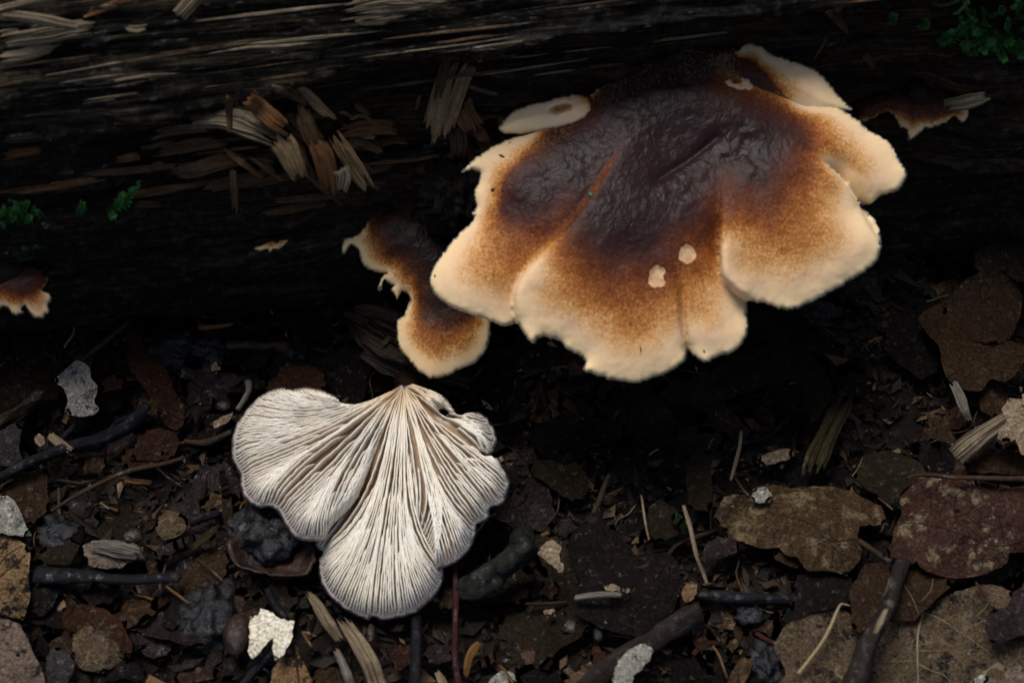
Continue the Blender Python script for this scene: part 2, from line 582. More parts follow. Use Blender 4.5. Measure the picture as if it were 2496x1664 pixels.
def tube_geo(P, rad, sides=9, seed=0, rough=.12, flat=1.0, updir=None):
    """tapered uneven tube round a 3D path (cm)"""
    P = np.asarray(P, float); n = len(P)
    T = frames(P)
    upv = np.array([0, 0, 1.0]) if updir is None else np.asarray(updir, float)
    S = np.cross(T, upv); S /= np.linalg.norm(S, axis=1)[:, None] + 1e-9
    U = np.cross(S, T)
    L = np.concatenate([[0], np.cumsum(np.linalg.norm(np.diff(P, axis=0), axis=1))])
    V, tc = [], []
    for k in range(sides):
        a = 2 * math.pi * k / sides
        r = rad * (1 + rough * vn(L / (rad.mean() * 1.5), math.cos(a) * 1.3 + seed, math.sin(a) * 1.3, seed) + rough * .5 * vn(L / (rad.mean() * .5), math.cos(a) * 3 + seed, math.sin(a) * 3, seed + 3))
        V.append(P + S * (r * math.cos(a))[:, None] + U * (r * math.sin(a) * flat)[:, None])
        tc.append(np.stack([L, np.full(n, a * rad.mean()), np.full(n, seed * 3.7)], 1))
    V = np.array(V).transpose(1, 0, 2).reshape(-1, 3); tc = np.array(tc).transpose(1, 0, 2).reshape(-1, 3)
    F = []
    for i in range(n - 1):
        for k in range(sides):
            k2 = (k + 1) % sides
            F.append((i * sides + k, i * sides + k2, (i + 1) * sides + k2, (i + 1) * sides + k))
    c0, c1 = len(V), len(V) + 1
    V = np.vstack([V, P[0] - T[0] * rad[0] * .25, P[-1] + T[-1] * rad[-1] * .25]); tc = np.vstack([tc, tc[0], tc[-1]])
    for k in range(sides):
        F.append((c0, (k + 1) % sides, k))
        F.append((c1, (n - 1) * sides + k, (n - 1) * sides + (k + 1) % sides))
    return V, F, tc

def join(parts):
    V, F, T, o = [], [], [], 0
    for v, f, t in parts:
        V.append(v); T.append(t)
        F += [tuple(i + o for i in q) for q in f]
        o += len(v)
    return np.vstack(V), F, np.vstack(T)

def px2cm(P):
    return np.linalg.norm(P - CAM, axis=1) / FPX

def path3d(c, pts, mode, dz, step=9):
    q = px(c, pts)
    n = len(q)
    dense = catmull(q, step)
    dzs = np.interp(np.linspace(0, n - 1, len(dense)), np.arange(n), np.broadcast_to(np.asarray(dz, float), (n,)))
    if mode == 'log':
        return on_log(dense, dzs)
    return on_ground(dense, dzs)

def twig(name, c, pts, w, mat, label, cat='twig', mode='ground', dz=.3, wob=.05, parent=None, group=None, sides=9, rough=.12, ends=(1, 1), flat=1.0, seed=None):
    seed = int(abs(pts[0][0]) * 3 + abs(pts[0][1])) % 997 if seed is None else seed
    P = path3d(c, pts, mode, dz)
    k = CROPS[c][2]
    wn_ = np.interp(np.linspace(0, 1, len(P)), np.linspace(0, 1, len(np.atleast_1d(w))), np.atleast_1d(w)) * k
    rad = wn_ * px2cm(P) / 2
    L = np.linspace(0, len(P) / 12, len(P))
    P = P + np.stack([vn(L, seed, 0, 3), vn(L, seed, 5, 4), vn(L, seed, 9, 5) * .5], 1) * wob
    e = np.linspace(0, 1, len(P))
    rad = rad * np.minimum(1, ends[0] + (1 - ends[0]) * sstep(0, .15, e)) * np.minimum(1, ends[1] + (1 - ends[1]) * sstep(0, .15, 1 - e))
    V, F, tc = tube_geo(P, rad, sides, seed, rough, flat)
    o = mk(name, V, F, mat, parent, {'tc': tc})
    if parent is None: tag(o, label, cat, group)
    elif label: o['label'] = label
    return o

def splint_geo(P, w, n, seed, thick=.35, ragged=.22):
    """fibrous slat of wood: n ridged fibres side by side in one slab, ragged at both ends"""
    r = np.random.default_rng(seed)
    P = np.asarray(P, float); m = len(P)
    if m < 12:
        x = np.linspace(0, m - 1, 12); P = np.stack([np.interp(x, np.arange(m), P[:, k]) for k in range(3)], 1); w = np.interp(x, np.arange(m), w); m = 12
    T = frames(P)
    view = CAM - P; view /= np.linalg.norm(view, axis=1)[:, None]
    S = np.cross(T, view); S /= np.linalg.norm(S, axis=1)[:, None] + 1e-9
    U = np.cross(S, T)
    L = np.concatenate([[0], np.cumsum(np.linalg.norm(np.diff(P, axis=0), axis=1))])
    nc = max(5, 2 * n + 1)
    V, tc = [], []
    lift = r.uniform(-1, 1, nc) * .5 + np.array([.25 if k % 2 else -.25 for k in range(nc)])
    tw = r.uniform(-.5, .5)
    grp = np.repeat(r.uniform(0, 1, nc // 3 + 2), 3)[:nc] * .65 + r.uniform(0, 1, nc) * .35
    grp2 = np.repeat(r.uniform(0, 1, nc // 3 + 2), 3)[:nc] * .65 + r.uniform(0, 1, nc) * .35
    for k in range(nc):
        f = k / (nc - 1) - .5
        t = np.linspace(ragged * grp[k], 1 - ragged * grp2[k], m) * (m - 1)
        ip = lambda A: np.interp(t, np.arange(m), A)
        p = np.stack([ip(P[:, j]) for j in range(3)], 1); s_ = np.stack([ip(S[:, j]) for j in range(3)], 1); u_ = np.stack([ip(U[:, j]) for j in range(3)], 1)
        ww = ip(w); l_ = ip(L)
        e = np.linspace(0, 1, m)
        th = ww * thick * .5 * (1 - (2 * f) ** 4 * .7) * (.35 + .65 * sstep(0, .12, e) * sstep(0, .12, 1 - e))
        wob = vn(l_ / 1.1, seed + 0.0, 0, 8) * .10 + vn(l_ / .35, k * .35 + seed, 0, 9) * .03
        x = s_ * (ww * (f + wob))[:, None]
        rel = u_ * (ww * (.10 * lift[k] + .05 * vn(l_ / .3, k * .9 + seed, 0, 12) + tw * f * .3))[:, None]
        V.append(np.stack([p + x + rel + u_ * th[:, None], p + x + rel * .4 - u_ * th[:, None]], 1))
        tc.append(np.stack([l_, np.full(m, f * w.mean() + seed * .37), np.full(m, seed * 1.7)], 1))
    V = np.array(V); tc = np.array(tc)                      # nc, m, 2, 3
    top = V[:, :, 0].reshape(-1, 3); bot = V[:, :, 1].reshape(-1, 3); nt_ = nc * m
    F = []
    for k in range(nc - 1):
        for i in range(m - 1):
            q = (k * m + i, k * m + i + 1, (k + 1) * m + i + 1, (k + 1) * m + i)
            F.append(q); F.append(tuple(nt_ + j for j in q[::-1]))
    rim = [k * m for k in range(nc)] + [(nc - 1) * m + i for i in range(1, m)] + [k * m + m - 1 for k in range(nc - 2, -1, -1)] + [i for i in range(m - 2, 0, -1)]
    for a_, b_ in zip(rim, rim[1:] + rim[:1]):
        F.append((a_, b_, nt_ + b_, nt_ + a_))
    t2 = tc.reshape(-1, 3)
    return np.vstack([top, bot]), F, np.vstack([t2, t2])

def splint(name, c, pts, w, mat, label=None, cat=None, mode='log', dz=.2, n=6, parent=None, thick=.35, ragged=.22, group=None, seed=None):
    seed = int(abs(pts[0][0]) * 7 + abs(pts[0][1]) * 3) % 991 if seed is None else seed
    P = path3d(c, pts, mode, dz, 10)
    k = CROPS[c][2]
    ww = np.interp(np.linspace(0, 1, len(P)), np.linspace(0, 1, len(np.atleast_1d(w))), np.atleast_1d(w)) * k * px2cm(P)
    V, F, tc = splint_geo(P, ww, n, seed, thick, ragged)
    o = mk(name, V, F, mat, parent, {'tc': tc}, smooth=True, sharp=38)
    if parent is None: tag(o, label, cat, group)
    return o

def relax(F, n, x, fixed, it):
    """smooth a value over the triangles of a sheet"""
    a = np.concatenate([F[:, 0], F[:, 1], F[:, 2], F[:, 1], F[:, 2], F[:, 0]]); b_ = np.concatenate([F[:, 1], F[:, 2], F[:, 0], F[:, 0], F[:, 1], F[:, 2]])
    deg = np.bincount(a, minlength=n) + 1e-9
    for _ in range(it):
        y = np.bincount(a, weights=x[b_], minlength=n) / deg
        x = np.where(fixed, x, .3 * x + .7 * y)
    return x

def sheet_geo(outline, step, place, thick, normal, holes=(), lines=(), edge=10, seed=0, smooth=0):
    """closed slab: top surface placed by place(p), underside pushed back by thick(d_edge)"""
    V2, F = triangulate(outline, step, holes, lines, seed)
    d, _, _ = pdist(V2, outline)
    for h in holes:
        dh, _, _ = pdist(V2, h)
        d = np.minimum(d, dh)
    dp = relax(F, len(V2), d, d < 14, smooth) if smooth else d
    T = place(V2, dp)
    th = thick(d)
    B = T - (normal[None] if normal.ndim == 1 else normal) * th[:, None]
    bnd = d < 0.05
    n = len(V2)
    bi = np.where(bnd, np.arange(n), np.arange(n) + n)
    V = np.vstack([T, B])
    Fb = bi[F][:, ::-1]
    used = np.unique(np.concatenate([F.ravel(), Fb.ravel()]))
    rm = -np.ones(2 * n, int); rm[used] = np.arange(len(used))
    allF = rm[np.vstack([F, Fb])]
    return V[used], allF, np.vstack([V2, V2])[used], np.concatenate([d, d])[used], (np.arange(2 * n) >= n)[used]

ZUP = np.array([0, 0, 1.0])
def leaf(c, pts, mat, label, dz=.3, amp=.18, curl=.0, tilt=(0, 0), jagamp=2.2, jagsc=26, seed=None, thick=.016, name='fallen_leaf', cat='leaf', veins=(), vmat=None, step=13, group=None, round_=None, holes=(), fold=None):
    if round_ is None: round_ = len(pts) > 12
    amp = amp * .6; jagamp = min(jagamp, 2.0 if name == 'fallen_leaf' else 3.5)
    seed = int(abs(pts[0][0]) * 5 + abs(pts[0][1]) * 11) % 983 if seed is None else seed
    q = px(c, pts)
    o2 = catmull(q, 7, True) if round_ else np.vstack([np.linspace(q[i], q[(i + 1) % len(q)], max(2, int(np.linalg.norm(q[(i + 1) % len(q)] - q[i]) / 7)) , endpoint=False) for i in range(len(q))])
    o2 = jag(o2, jagamp, jagsc, seed, fine=1.0)
    ctr = o2.mean(0)
    hs = [catmull(px(c, h), 6, True) for h in holes]
    rb = np.random.default_rng(seed + 5); ba = rb.uniform(0, math.pi); bd = np.array([math.cos(ba), math.sin(ba)])
    half = max(20.0, np.abs((o2 - ctr) @ bd).max())
    bend = rb.choice([-.8, 1.0]) * rb.uniform(.5, 1.0) * min(.42, half * .0028)
    def hgt(p, d):
        h = dz + amp * fbm(p[:, 0] / 130, p[:, 1] / 130, seed * 1.7, 3, seed) + .014 * vn(p[:, 0] / 22, p[:, 1] / 22, 0, seed + 2)
        h = h + (.25 * curl) * np.exp(-d / 28.0) + (p[:, 0] - ctr[0]) / 100 * tilt[0] + (p[:, 1] - ctr[1]) / 100 * tilt[1]
        if name == 'fallen_leaf':                     # dry leaves cup or arch along one axis
            q_ = p - ctr
            h = h + bend * np.minimum(((q_[:, 0] * bd[0] + q_[:, 1] * bd[1]) / half) ** 2, 1.3) + .35 * abs(bend) * np.sin((q_[:, 0] * bd[1] - q_[:, 1] * bd[0]) / half * 2.2 + seed)
        if fold is not None:
            fl = px(c, fold[0]); dd, sd, _ = pdist(p, catmull(fl, 12), False)
            h = h - fold[1] * np.exp(-dd / 26.0)
        return h
    V, F, P2, d, und = sheet_geo(o2, step, lambda p, d: on_ground(p, hgt(p, d)), lambda d: thick * np.minimum(1, .25 + d / 14), ZUP, hs, (), seed=seed)
    ob = mk(name, V, F, mat, sharp=50)
    tag(ob, label, cat, group)
    for vp, w in veins:
        qq = px(c, vp); dense = catmull(qq, 8)
        dd, _, _ = pdist(dense, o2)
        P = on_ground(dense, hgt(dense, dd) + .012)
        ww = np.interp(np.linspace(0, 1, len(P)), [0, 1], [w * .6, w * .3]) * CROPS[c][2] * px2cm(P)
        v, f, tc = tube_geo(P, ww / 2, 6, seed, .15, .8)
        mk('vein' if w < 16 else 'midrib', v, f, vmat or mat, ob, {'tc': tc})
    return ob

# ------------------------------------------------------------------ mushroom materials
def cap_mat(name, stops, core_bump=.42):
    m, nt, b = new_mat(name); N = NT(nt)
    v = N.obj()
    z = N.attr('zone')
    fz = N.noise(v, 1700, 3, .7)
    mid = N.noise(v, 620, 4, .6)
    big = N.noise(v, 150, 3, .55)
    env = N.ramp(z, [(.0, .5), (.35, 1.0), (.68, .9), (.86, .18), (1.0, .05)])
    pert = N.math('ADD', N.math('MULTIPLY', N.math('SUBTRACT', fz, .5), .62),
                  N.math('ADD', N.math('MULTIPLY', N.math('SUBTRACT', mid, .5), .20), N.math('MULTIPLY', N.math('SUBTRACT', big, .5), .26)))
    zz = N.math('ADD', z, N.math('MULTIPLY', pert, env))
    c = N.ramp(zz, stops)
    pale = N.attr('pale')
    pf = N.ramp(N.math('ADD', pale, N.math('MULTIPLY', N.math('SUBTRACT', N.noise(v, 900, 4, .7), .5), 1.3)), [(.45, 0.0), (.62, 1.0)])
    c = N.mix(pf, c, N.ramp(mid, [(.3, (.40, .22, .10)), (.65, (.56, .36, .20))]))
    # the crumbly bluish white of the very edge
    e = N.ramp(N.math('ADD', N.attr('rim'), N.math('MULTIPLY', N.math('SUBTRACT', mid, .5), .6)), [(.45, 0.0), (.9, .55)])
    c = N.mix(e, c, (.70, .68, .62))
    nt.links.new(c, b.inputs['Base Color'])
    nt.links.new(N.ramp(z, [(.0, .36), (.35, .5), (.8, .62), (1.0, .6)]), b.inputs['Roughness'])
    b.inputs['Specular IOR Level'].default_value = .10
    b.inputs['Subsurface Weight'].default_value = .18
    b.inputs['Subsurface Radius'].default_value = (1.0, .55, .3)
    b.inputs['Subsurface Scale'].default_value = .0012
    wr = N.noise(v, 560, 3, .5, .7)
    h = N.math('MULTIPLY', wr, N.ramp(z, [(.05, 1.0), (.45, .35), (.8, .05)]))
    h = N.math('ADD', h, N.math('MULTIPLY', fz, N.ramp(z, [(.1, .10), (.6, .25), (.85, .05)])))
    nt.links.new(N.bump(h, core_bump, .0008), b.inputs['Normal'])
    return m

CAP_STOPS = [(.0, (.015, .0065, .0065)), (.16, (.027, .0095, .008)), (.28, (.055, .014, .007)), (.38, (.095, .024, .007)),
             (.53, (.20, .060, .012)), (.67, (.36, .145, .034)), (.78, (.53, .29, .115)), (.87, (.68, .45, .255)), (1.0, (.73, .54, .30))]
m_cap = cap_mat('velvety_cap', CAP_STOPS)
m_cap_dark = cap_mat('velvety_dark_cap', [(.0, (.007, .004, .003)), (.14, (.013, .006, .004)), (.27, (.045, .013, .005)), (.42, (.13, .038, .009)),
             (.58, (.26, .09, .018)), (.70, (.46, .22, .07)), (.82, (.66, .43, .21)), (1.0, (.72, .53, .30))])

def plane_for(c, p, on, slope, yaw=0.0):
    """a plane through the point where a photo pixel meets the log or the ground, falling towards the camera"""
    n = np.array([math.sin(yaw) * math.sin(slope), -math.cos(yaw) * math.sin(slope), math.cos(slope)])
    return on, n

def zone_of(P2, outline, core, cre=()):
    de, _, _ = pdist(P2, outline)
    for poly, hi, amp in cre:                       # overlapping lobes: their edge counts as an edge on the upper side
        ext = extend(poly)
        dd, sd, par = pdist(P2, ext, False)
        par = np.minimum(1, par * (len(ext) - 1) / (len(poly) - 1))
        k = (sd == hi) | (dd < .3)
        off = (1 - sstep(*amp, par)) * 260
        de = np.where(k, np.minimum(de, dd * 1.0 + off + 6), de)
    dc, _, _ = pdist(P2, core)
    ins = inside(P2, core)
    zo = .30 + .70 * dc / (dc + de + 1e-6)
    zi = .30 * (1 - np.clip(dc / 75.0, 0, 1))
    return np.where(ins, zi, zo), de

def rounded(d, r, h):
    t = np.clip(1 - d / r, 0, 1)
    return -h * (1 - np.sqrt(np.maximum(0, 1 - t * t)))

# ------------------------------------------------------------------ the big lobed cap
A0 = on_log(px('K', [(1230, 110)]), .2)[0]
SL = R(27.0)
capO = A0; capN = np.array([0, -math.sin(SL), math.cos(SL)])
K_out = [(700, 300), (705, 270), (770, 225), (880, 175), (1000, 110), (1110, 55), (1230, 60), (1330, 95), (1420, 130), (1500, 190), (1560, 250), (1640, 302), (1730, 305), (1800, 330), (1870, 375),
         (1930, 425), (1975, 450), (2010, 475), (2040, 520), (2065, 570), (2088, 608), (2075, 650), (2050, 680), (2010, 700), (1960, 718), (1930, 742), (1895, 750), (1880, 752),
         (1930, 792), (1960, 840), (1978, 900), (1970, 960), (1940, 1010), (1900, 1040), (1850, 1070), (1790, 1110), (1720, 1145), (1650, 1180), (1590, 1203), (1530, 1200), (1480, 1180), (1430, 1170), (1393, 1164),
         (1394, 1210), (1396, 1300), (1370, 1350), (1330, 1390), (1270, 1405), (1210, 1432), (1160, 1405), (1133, 1380),
         (1130, 1415), (1105, 1440), (1060, 1470), (1000, 1495), (940, 1515), (890, 1523), (820, 1512), (760, 1495), (710, 1480), (678, 1465), (690, 1430), (670, 1405), (630, 1385), (600, 1365), (578, 1338), (540, 1328), (510, 1320), (485, 1328),
         (462, 1348), (440, 1330), (412, 1295), (394, 1262), (340, 1275), (300, 1260), (240, 1238), (170, 1215), (110, 1190), (60, 1160), (25, 1120), (12, 1070), (25, 1020), (60, 970), (100, 915), (130, 880), (160, 855), (195, 820), (200, 780), (216, 745),
         (203, 700), (220, 650), (228, 610), (195, 598), (148, 610), (165, 585), (200, 550), (250, 515), (320, 475), (390, 445), (440, 430), (560, 378), (650, 340)]
K_core = [(700, 330), (560, 430), (440, 520), (365, 620), (330, 720), (310, 790), (420, 830), (540, 800), (630, 770), (620, 860), (690, 950), (790, 1010), (900, 1020), (985, 985), (1030, 910), (1120, 860), (1220, 800),
          (1262, 720), (1300, 670), (1380, 700), (1480, 700), (1540, 640), (1600, 560), (1660, 480), (1640, 400), (1560, 335), (1450, 285), (1330, 240), (1260, 215), (1300, 60), (1110, 20), (880, 130), (760, 200)]
cr_left = catmull(px('K', [(905, 400), (800, 570), (700, 720), (600, 840), (500, 950), (420, 1050), (386, 1120), (383, 1200), (394, 1262)]), 6)
cr_mid = catmull(px('K', [(1070, 990), (1085, 1050), (1104, 1130), (1112, 1250), (1133, 1380)]), 6)
cr_right = catmull(px('K', [(1285, 640), (1275, 760), (1273, 900), (1282, 1040), (1320, 1100), (1393, 1164)]), 6)
cr_notch = catmull(px('K', [(1690, 555), (1770, 608), (1835, 685), (1880, 752)]), 6)
def extend(l, back=0.0, fwd=120.0):
    e = l[-1] - l[-4]; e /= np.linalg.norm(e)
    return np.vstack([l, [l[-1] + e * k for k in np.arange(12, fwd, 12)]])
oc = catmull(px('K', K_out), 4.5, True)
oc = jag(oc, 2.0, 8, 3)
core = catmull(px('K', K_core), 14, True)
core = jag(core, 12, 45, 9)
holeK = None

def cap_height(p, d):
    h = .62 * (1 - np.exp(-d / 105.0)) + rounded(d, 13, .09)
    q = px('K', [(1150, 520)])[0]
    r2 = ((p[:, 0] - q[0]) / 150) ** 2 + ((p[:, 1] - q[1]) / 110) ** 2
    h -= .30 * np.exp(-r2)
    ang = np.arctan2(p[:, 1] - 200, p[:, 0] - 1680)
    rad = np.hypot(p[:, 0] - 1680, p[:, 1] - 200)
    h += .06 * np.sin(ang * 9 + 1.0) * sstep(200, 600, rad)
    for ln, hi, A, (t0, t1), w in ((cr_left, -1, .30, (.05, .95), 70), (cr_right, -1, .42, (.05, .6), 60), (cr_notch, 1, .62, (.0, .45), 38)):
        dd, sd, par = pdist(p, extend(ln), False)
        par = np.minimum(1, par * (len(extend(ln)) - 1) / (len(ln) - 1))
        sd = np.where(dd < .3, hi, sd)
        st = A * sstep(t0, t1, par) + .03
        up = sd == hi
        g = np.where(up, .35 * st * np.exp(-dd / w) - st * .5 * np.exp(-dd / 5.0), -st * np.exp(-dd / w))
        endfall = np.where(par <= 0.001, np.exp(-dd / 25.0), 1.0)
        h += g * endfall
    dd, sd, par = pdist(p, extend(cr_mid), False)
    par = np.minimum(1, par * 1.4)
    h -= .34 * sstep(0, .7, par) * np.exp(-dd / 6.0) - .05 * np.exp(-dd / 40.0) * sstep(0, .8, par)
    # wrinkled, pitted middle
    kin = inside(p, core)
    dcore, _, _ = pdist(p, core)
    wm = np.where(kin, sstep(0, 60, dcore), 0)
    rid = 1 - np.abs(vn(p[:, 0] / 26 + .4 * vn(p[:, 0] / 40, p[:, 1] / 40, 0, 63), p[:, 1] / 26, 0, 61))
    lump = px('K', [(1060, 640)])[0]
    nearl = np.exp(-(((p[:, 0] - lump[0]) / 130) ** 2 + ((p[:, 1] - lump[1]) / 85) ** 2))
    wm = wm * (.25 + 1.1 * sstep(-.3, .7, vn(p[:, 0] / 120, p[:, 1] / 90, 0, 68)))
    h += .035 * vn(p[:, 0] / 80, p[:, 1] / 60, 3, 67) * wm
    h += wm * (.018 * (rid - .5) + .014 * vn(p[:, 0] / 12, p[:, 1] / 12, 0, 62)) + wm * nearl * (.085 * (1 - np.abs(vn(p[:, 0] / 34, p[:, 1] / 24, 2, 64))) - .04)
    gr = catmull(px('K', [(1260, 450), (1180, 520), (1080, 590), (1000, 640)]), 8)
    dd, _, _ = pdist(p, gr, False)
    h -= .14 * np.exp(-dd / 11.0)
    h += .02 * vn(p[:, 0] / 45, p[:, 1] / 45, 0, 65)
    return h

SPOTS = [jag(catmull(px('K', q), 4, True), 2.6, 9, 300 + i) for i, q in enumerate(([(1095, 985), (1098, 940), (1120, 918), (1150, 930), (1168, 965), (1150, 995), (1120, 1003)], [(958, 1080), (975, 1030), (1000, 1008), (1035, 1030), (1030, 1060), (1042, 1090), (1000, 1108), (975, 1100)]))]
_smooth_height = cap_height
def cap_height(p, d):
    h = _smooth_height(p, d)
    for q in SPOTS:
        near = (np.abs(p - q.mean(0)).max(1) < 60)
        if near.any():
            dd, _, _ = pdist(p[near], q); ins = inside(p[near], q)
            h[near] -= np.where(ins, .055 * sstep(0, 5, dd), 0)
    return h

big = empty('shelf_mushroom', A0 - np.array([0, 0, 2.0]))
tag(big, 'large lobed bracket mushroom, blackish brown centre fading to a cream margin', 'mushroom')
V, F, P2, d, und = sheet_geo(oc, 6.5, lambda p, d: on_plane(p, capO, capN, cap_height(p, d)), lambda d: .55 * (1 - np.exp(-d / 60.0)), capN, (), (cr_left, cr_right, cr_notch, cr_mid), seed=1, smooth=45)
zone, de = zone_of(P2, oc, core, ((cr_left, -1, (.1, .75)), (cr_right, -1, (.0, .45)), (cr_notch, 1, (.1, .9))))
pale = np.zeros(len(P2))
for bp in SPOTS:
    dd, _, _ = pdist(P2, bp)
    pale = np.maximum(pale, np.where(inside(P2, bp), .5 + np.minimum(.5, dd / 8), .5 - np.minimum(.5, dd / 8)))
dn, sn, pn = pdist(P2, cr_notch, False)
lown = (sn == -1) & (pn > .001) & (pn < .999)
zone = np.where(lown & (dn < 90), np.maximum(zone, 1.0 - np.maximum(0, dn - (6 + 34 * pn)) / 75), zone)
zone = np.where(und, .95, zone)
zone = relax(F, len(V), zone, d < .1, 6)
dl, sl_, pl = pdist(P2, cr_left, False)                                # rusty line where two lobes grew together
zone = np.where(zone < .5, np.maximum(zone, np.minimum(.42, (.46 + .10 * vn(P2[:, 0] / 25, P2[:, 1] / 25, 0, 83)) * np.exp(-dl / 15.0) * sstep(0, .25, pl))), zone)
wide = sstep(1330, 1270, P2[:, 0]) * sstep(560, 470, P2[:, 1])          # the upper left margin is bare and pale right up to the dark fuzz
wide = np.maximum(wide, .8 * sstep(1900, 1960, P2[:, 0]) * sstep(290, 260, P2[:, 1]))
zp = .30 + .70 * np.power(np.clip((zone - .30) / .70, 0, 1), .42)
zone = np.where(zone > .30, zone + (zp - zone) * wide, zone)
rim = np.clip(1 - d / 9.0, 0, 1)
mk('cap', V, F, m_cap, big, {'zone': zone, 'pale': pale, 'rim': rim})

# pale lobe that rises behind the cap, and the small tucked lip with a hole in it
def side_lobe(c, pts, lift, core_pts, dome, pits=(), seed=5, tilt=(0, 0)):
    o2 = jag(catmull(px(c, pts), 4.5, True), 1.6, 8, seed)
    hs = [jag(catmull(px(c, h), 5, True), 1.5, 8, seed) for h in pits]
    ctr = o2.mean(0)
    def hg(p, d):
        pit = 0
        for q in hs:
            dd, _, _ = pdist(p, q)
            pit = pit + np.where(inside(p, q), .34 * sstep(0, 9, dd), 0)
        return -pit + lift + dome * (1 - np.exp(-d / 45.0)) + rounded(d, 10, .07) + (p[:, 0] - ctr[0]) / 100 * tilt[0] + (p[:, 1] - ctr[1]) / 100 * tilt[1] + .02 * vn(p[:, 0] / 30, p[:, 1] / 30, 0, seed)
    V, F, P2, d, und = sheet_geo(o2, 6.5, lambda p, d: on_plane(p, capO, capN, hg(p, d)), lambda d: .5 * (1 - np.exp(-d / 30.0)), capN, (), (), seed=seed)
    cp = jag(catmull(px(c, core_pts), 8, True), 5, 25, seed + 1)
    z, de = zone_of(P2, o2, cp)
    z = np.where(z > .30, .30 + .70 * np.power(np.clip((z - .30) / .70, 0, 1), .4), z)
    z = np.where(und, .95, z)
    for q in hs:
        dd, _, _ = pdist(P2, q); z = np.where(inside(P2, q), np.minimum(z, .84 - .10 * sstep(0, 12, dd)), z)
    mk('lobe', V, F, m_cap, big, {'zone': z, 'pale': np.zeros(len(V)), 'rim': np.clip(1 - d / 7.0, 0, 1) * .6})

side_lobe('K', [(1230, 105), (1330, 82), (1370, 55), (1400, 45), (1450, 55), (1490, 85), (1560, 110), (1630, 135), (1700, 170), (1750, 220), (1790, 270), (1830, 312), (1848, 335), (1800, 345), (1700, 360), (1560, 330), (1400, 290), (1290, 240), (1240, 170)],
          -.06, [(1230, 95), (1320, 95), (1400, 120), (1470, 175), (1520, 235), (1560, 290), (1540, 330), (1400, 290), (1280, 235)], .42, seed=15, tilt=(-.02, -.05))
side_lobe('K', [(312, 420), (322, 400), (345, 365), (390, 330), (450, 308), (520, 292), (600, 270), (670, 262), (715, 280), (720, 330), (680, 380), (600, 410), (500, 425), (420, 438), (345, 440)],
          .12, [(560, 262), (640, 255), (720, 255), (740, 300), (730, 340), (715, 330), (705, 285), (660, 264)], .30,
          pits=([(522, 336), (560, 315), (610, 302), (636, 312), (630, 336), (600, 346), (560, 356)],), seed=25, tilt=(.0, .0))
# torn pit with a white ragged lip near the top of the cap
pit = jag(catmull(px('C', [(270, 560), (330, 535), (345, 565), (400, 560), (395, 530), (440, 530), (480, 570), (490, 610), (430, 622), (360, 610), (310, 590)]), 3.5, True), 1.5, 6, 77)
def pit_h(p, d):
    dd, _, _ = pdist(p, oc)
    return cap_height(p, dd) + .035 + rounded(d, 6, .07) + .03 * vn(p[:, 0] / 8, p[:, 1] / 8, 0, 3)
V, F, P2, d, und = sheet_geo(pit, 4, lambda p, d: on_plane(p, capO, capN, pit_h(p, d)), lambda d: .12 * np.minimum(1, d / 5), capN, seed=3)
o = mk('torn_lip', V, F, m_cap, big, {'zone': np.full(len(V), .93), 'pale': np.ones(len(V)), 'rim': np.full(len(V), .2)})
# small dark specks stuck to the cap
m_speck, nt, b = new_mat('dark_speck'); b.inputs['Base Color'].default_value = (.02, .013, .009, 1); b.inputs['Roughness'].default_value = .6
def speck(c, p, w, h, a, parent, lift=.0, hf=None, mat=None):
    k = CROPS[c][2]
    q = px(c, [p])
    dd, _, _ = pdist(q, oc)
    ctr = on_plane(q, capO, capN, (hf or cap_height)(q, dd) + lift)[0]
    s = px2cm(ctr[None])[0] * k
    th = np.linspace(0, 2 * math.pi, 9)[:-1]
    e1 = np.array([math.cos(a), 0, 0]) + math.sin(a) * np.cross(capN, [1.0, 0, 0]); e1 /= np.linalg.norm(e1); e2 = np.cross(capN, e1)
    ring = [ctr + e1 * math.cos(t) * w * s / 2 * (1 + .2 * math.sin(3 * t)) + e2 * math.sin(t) * h * s / 2 for t in th]
    ring2 = [x * .6 + ctr * .4 + capN * min(w, h) * s * .3 for x in ring]
    low = [x - capN * .03 for x in ring]
    V = np.array(low + ring + ring2)
    F = []
    for i in range(8):
        j = (i + 1) % 8
        F += [(i, j, 8 + j, 8 + i), (8 + i, 8 + j, 16 + j, 16 + i)]
    F.append(tuple(range(16, 24))); F.append(tuple(range(7, -1, -1)))
    return mk('debris_speck', V, F, mat or m_speck, parent)
for c, p, w, h, a in (('B', (1150, 975), 22, 10, .3), ('B', (1097, 1066), 48, 16, -.5), ('B', (955, 1068), 10, 10, 0), ('B', (1036, 1295), 34, 30, .3),
                      ('H', (-100, -100), 1, 1, 0), ('E', (2007, 850), 9, 55, 0), ('F', (143, 866), 14, 12, 0), ('C', (810, 705), 45, 14, -.4), ('C', (890, 705), 30, 12, 0), ('C', (1143, 1295), 26, 30, .5), ('E', (628, 365), 14, 20, 0), ('E', (1020, 357), 10, 10, 0)):
    if p[0] < 0: continue
    speck(c, p, w, h, a, big)
m_green, nt, b = new_mat('green_bit'); b.inputs['Base Color'].default_value = (.02, .06, .015, 1); b.inputs['Roughness'].default_value = .5
speck('B', (1706, 1332), 40, 55, .6, big, mat=m_green)
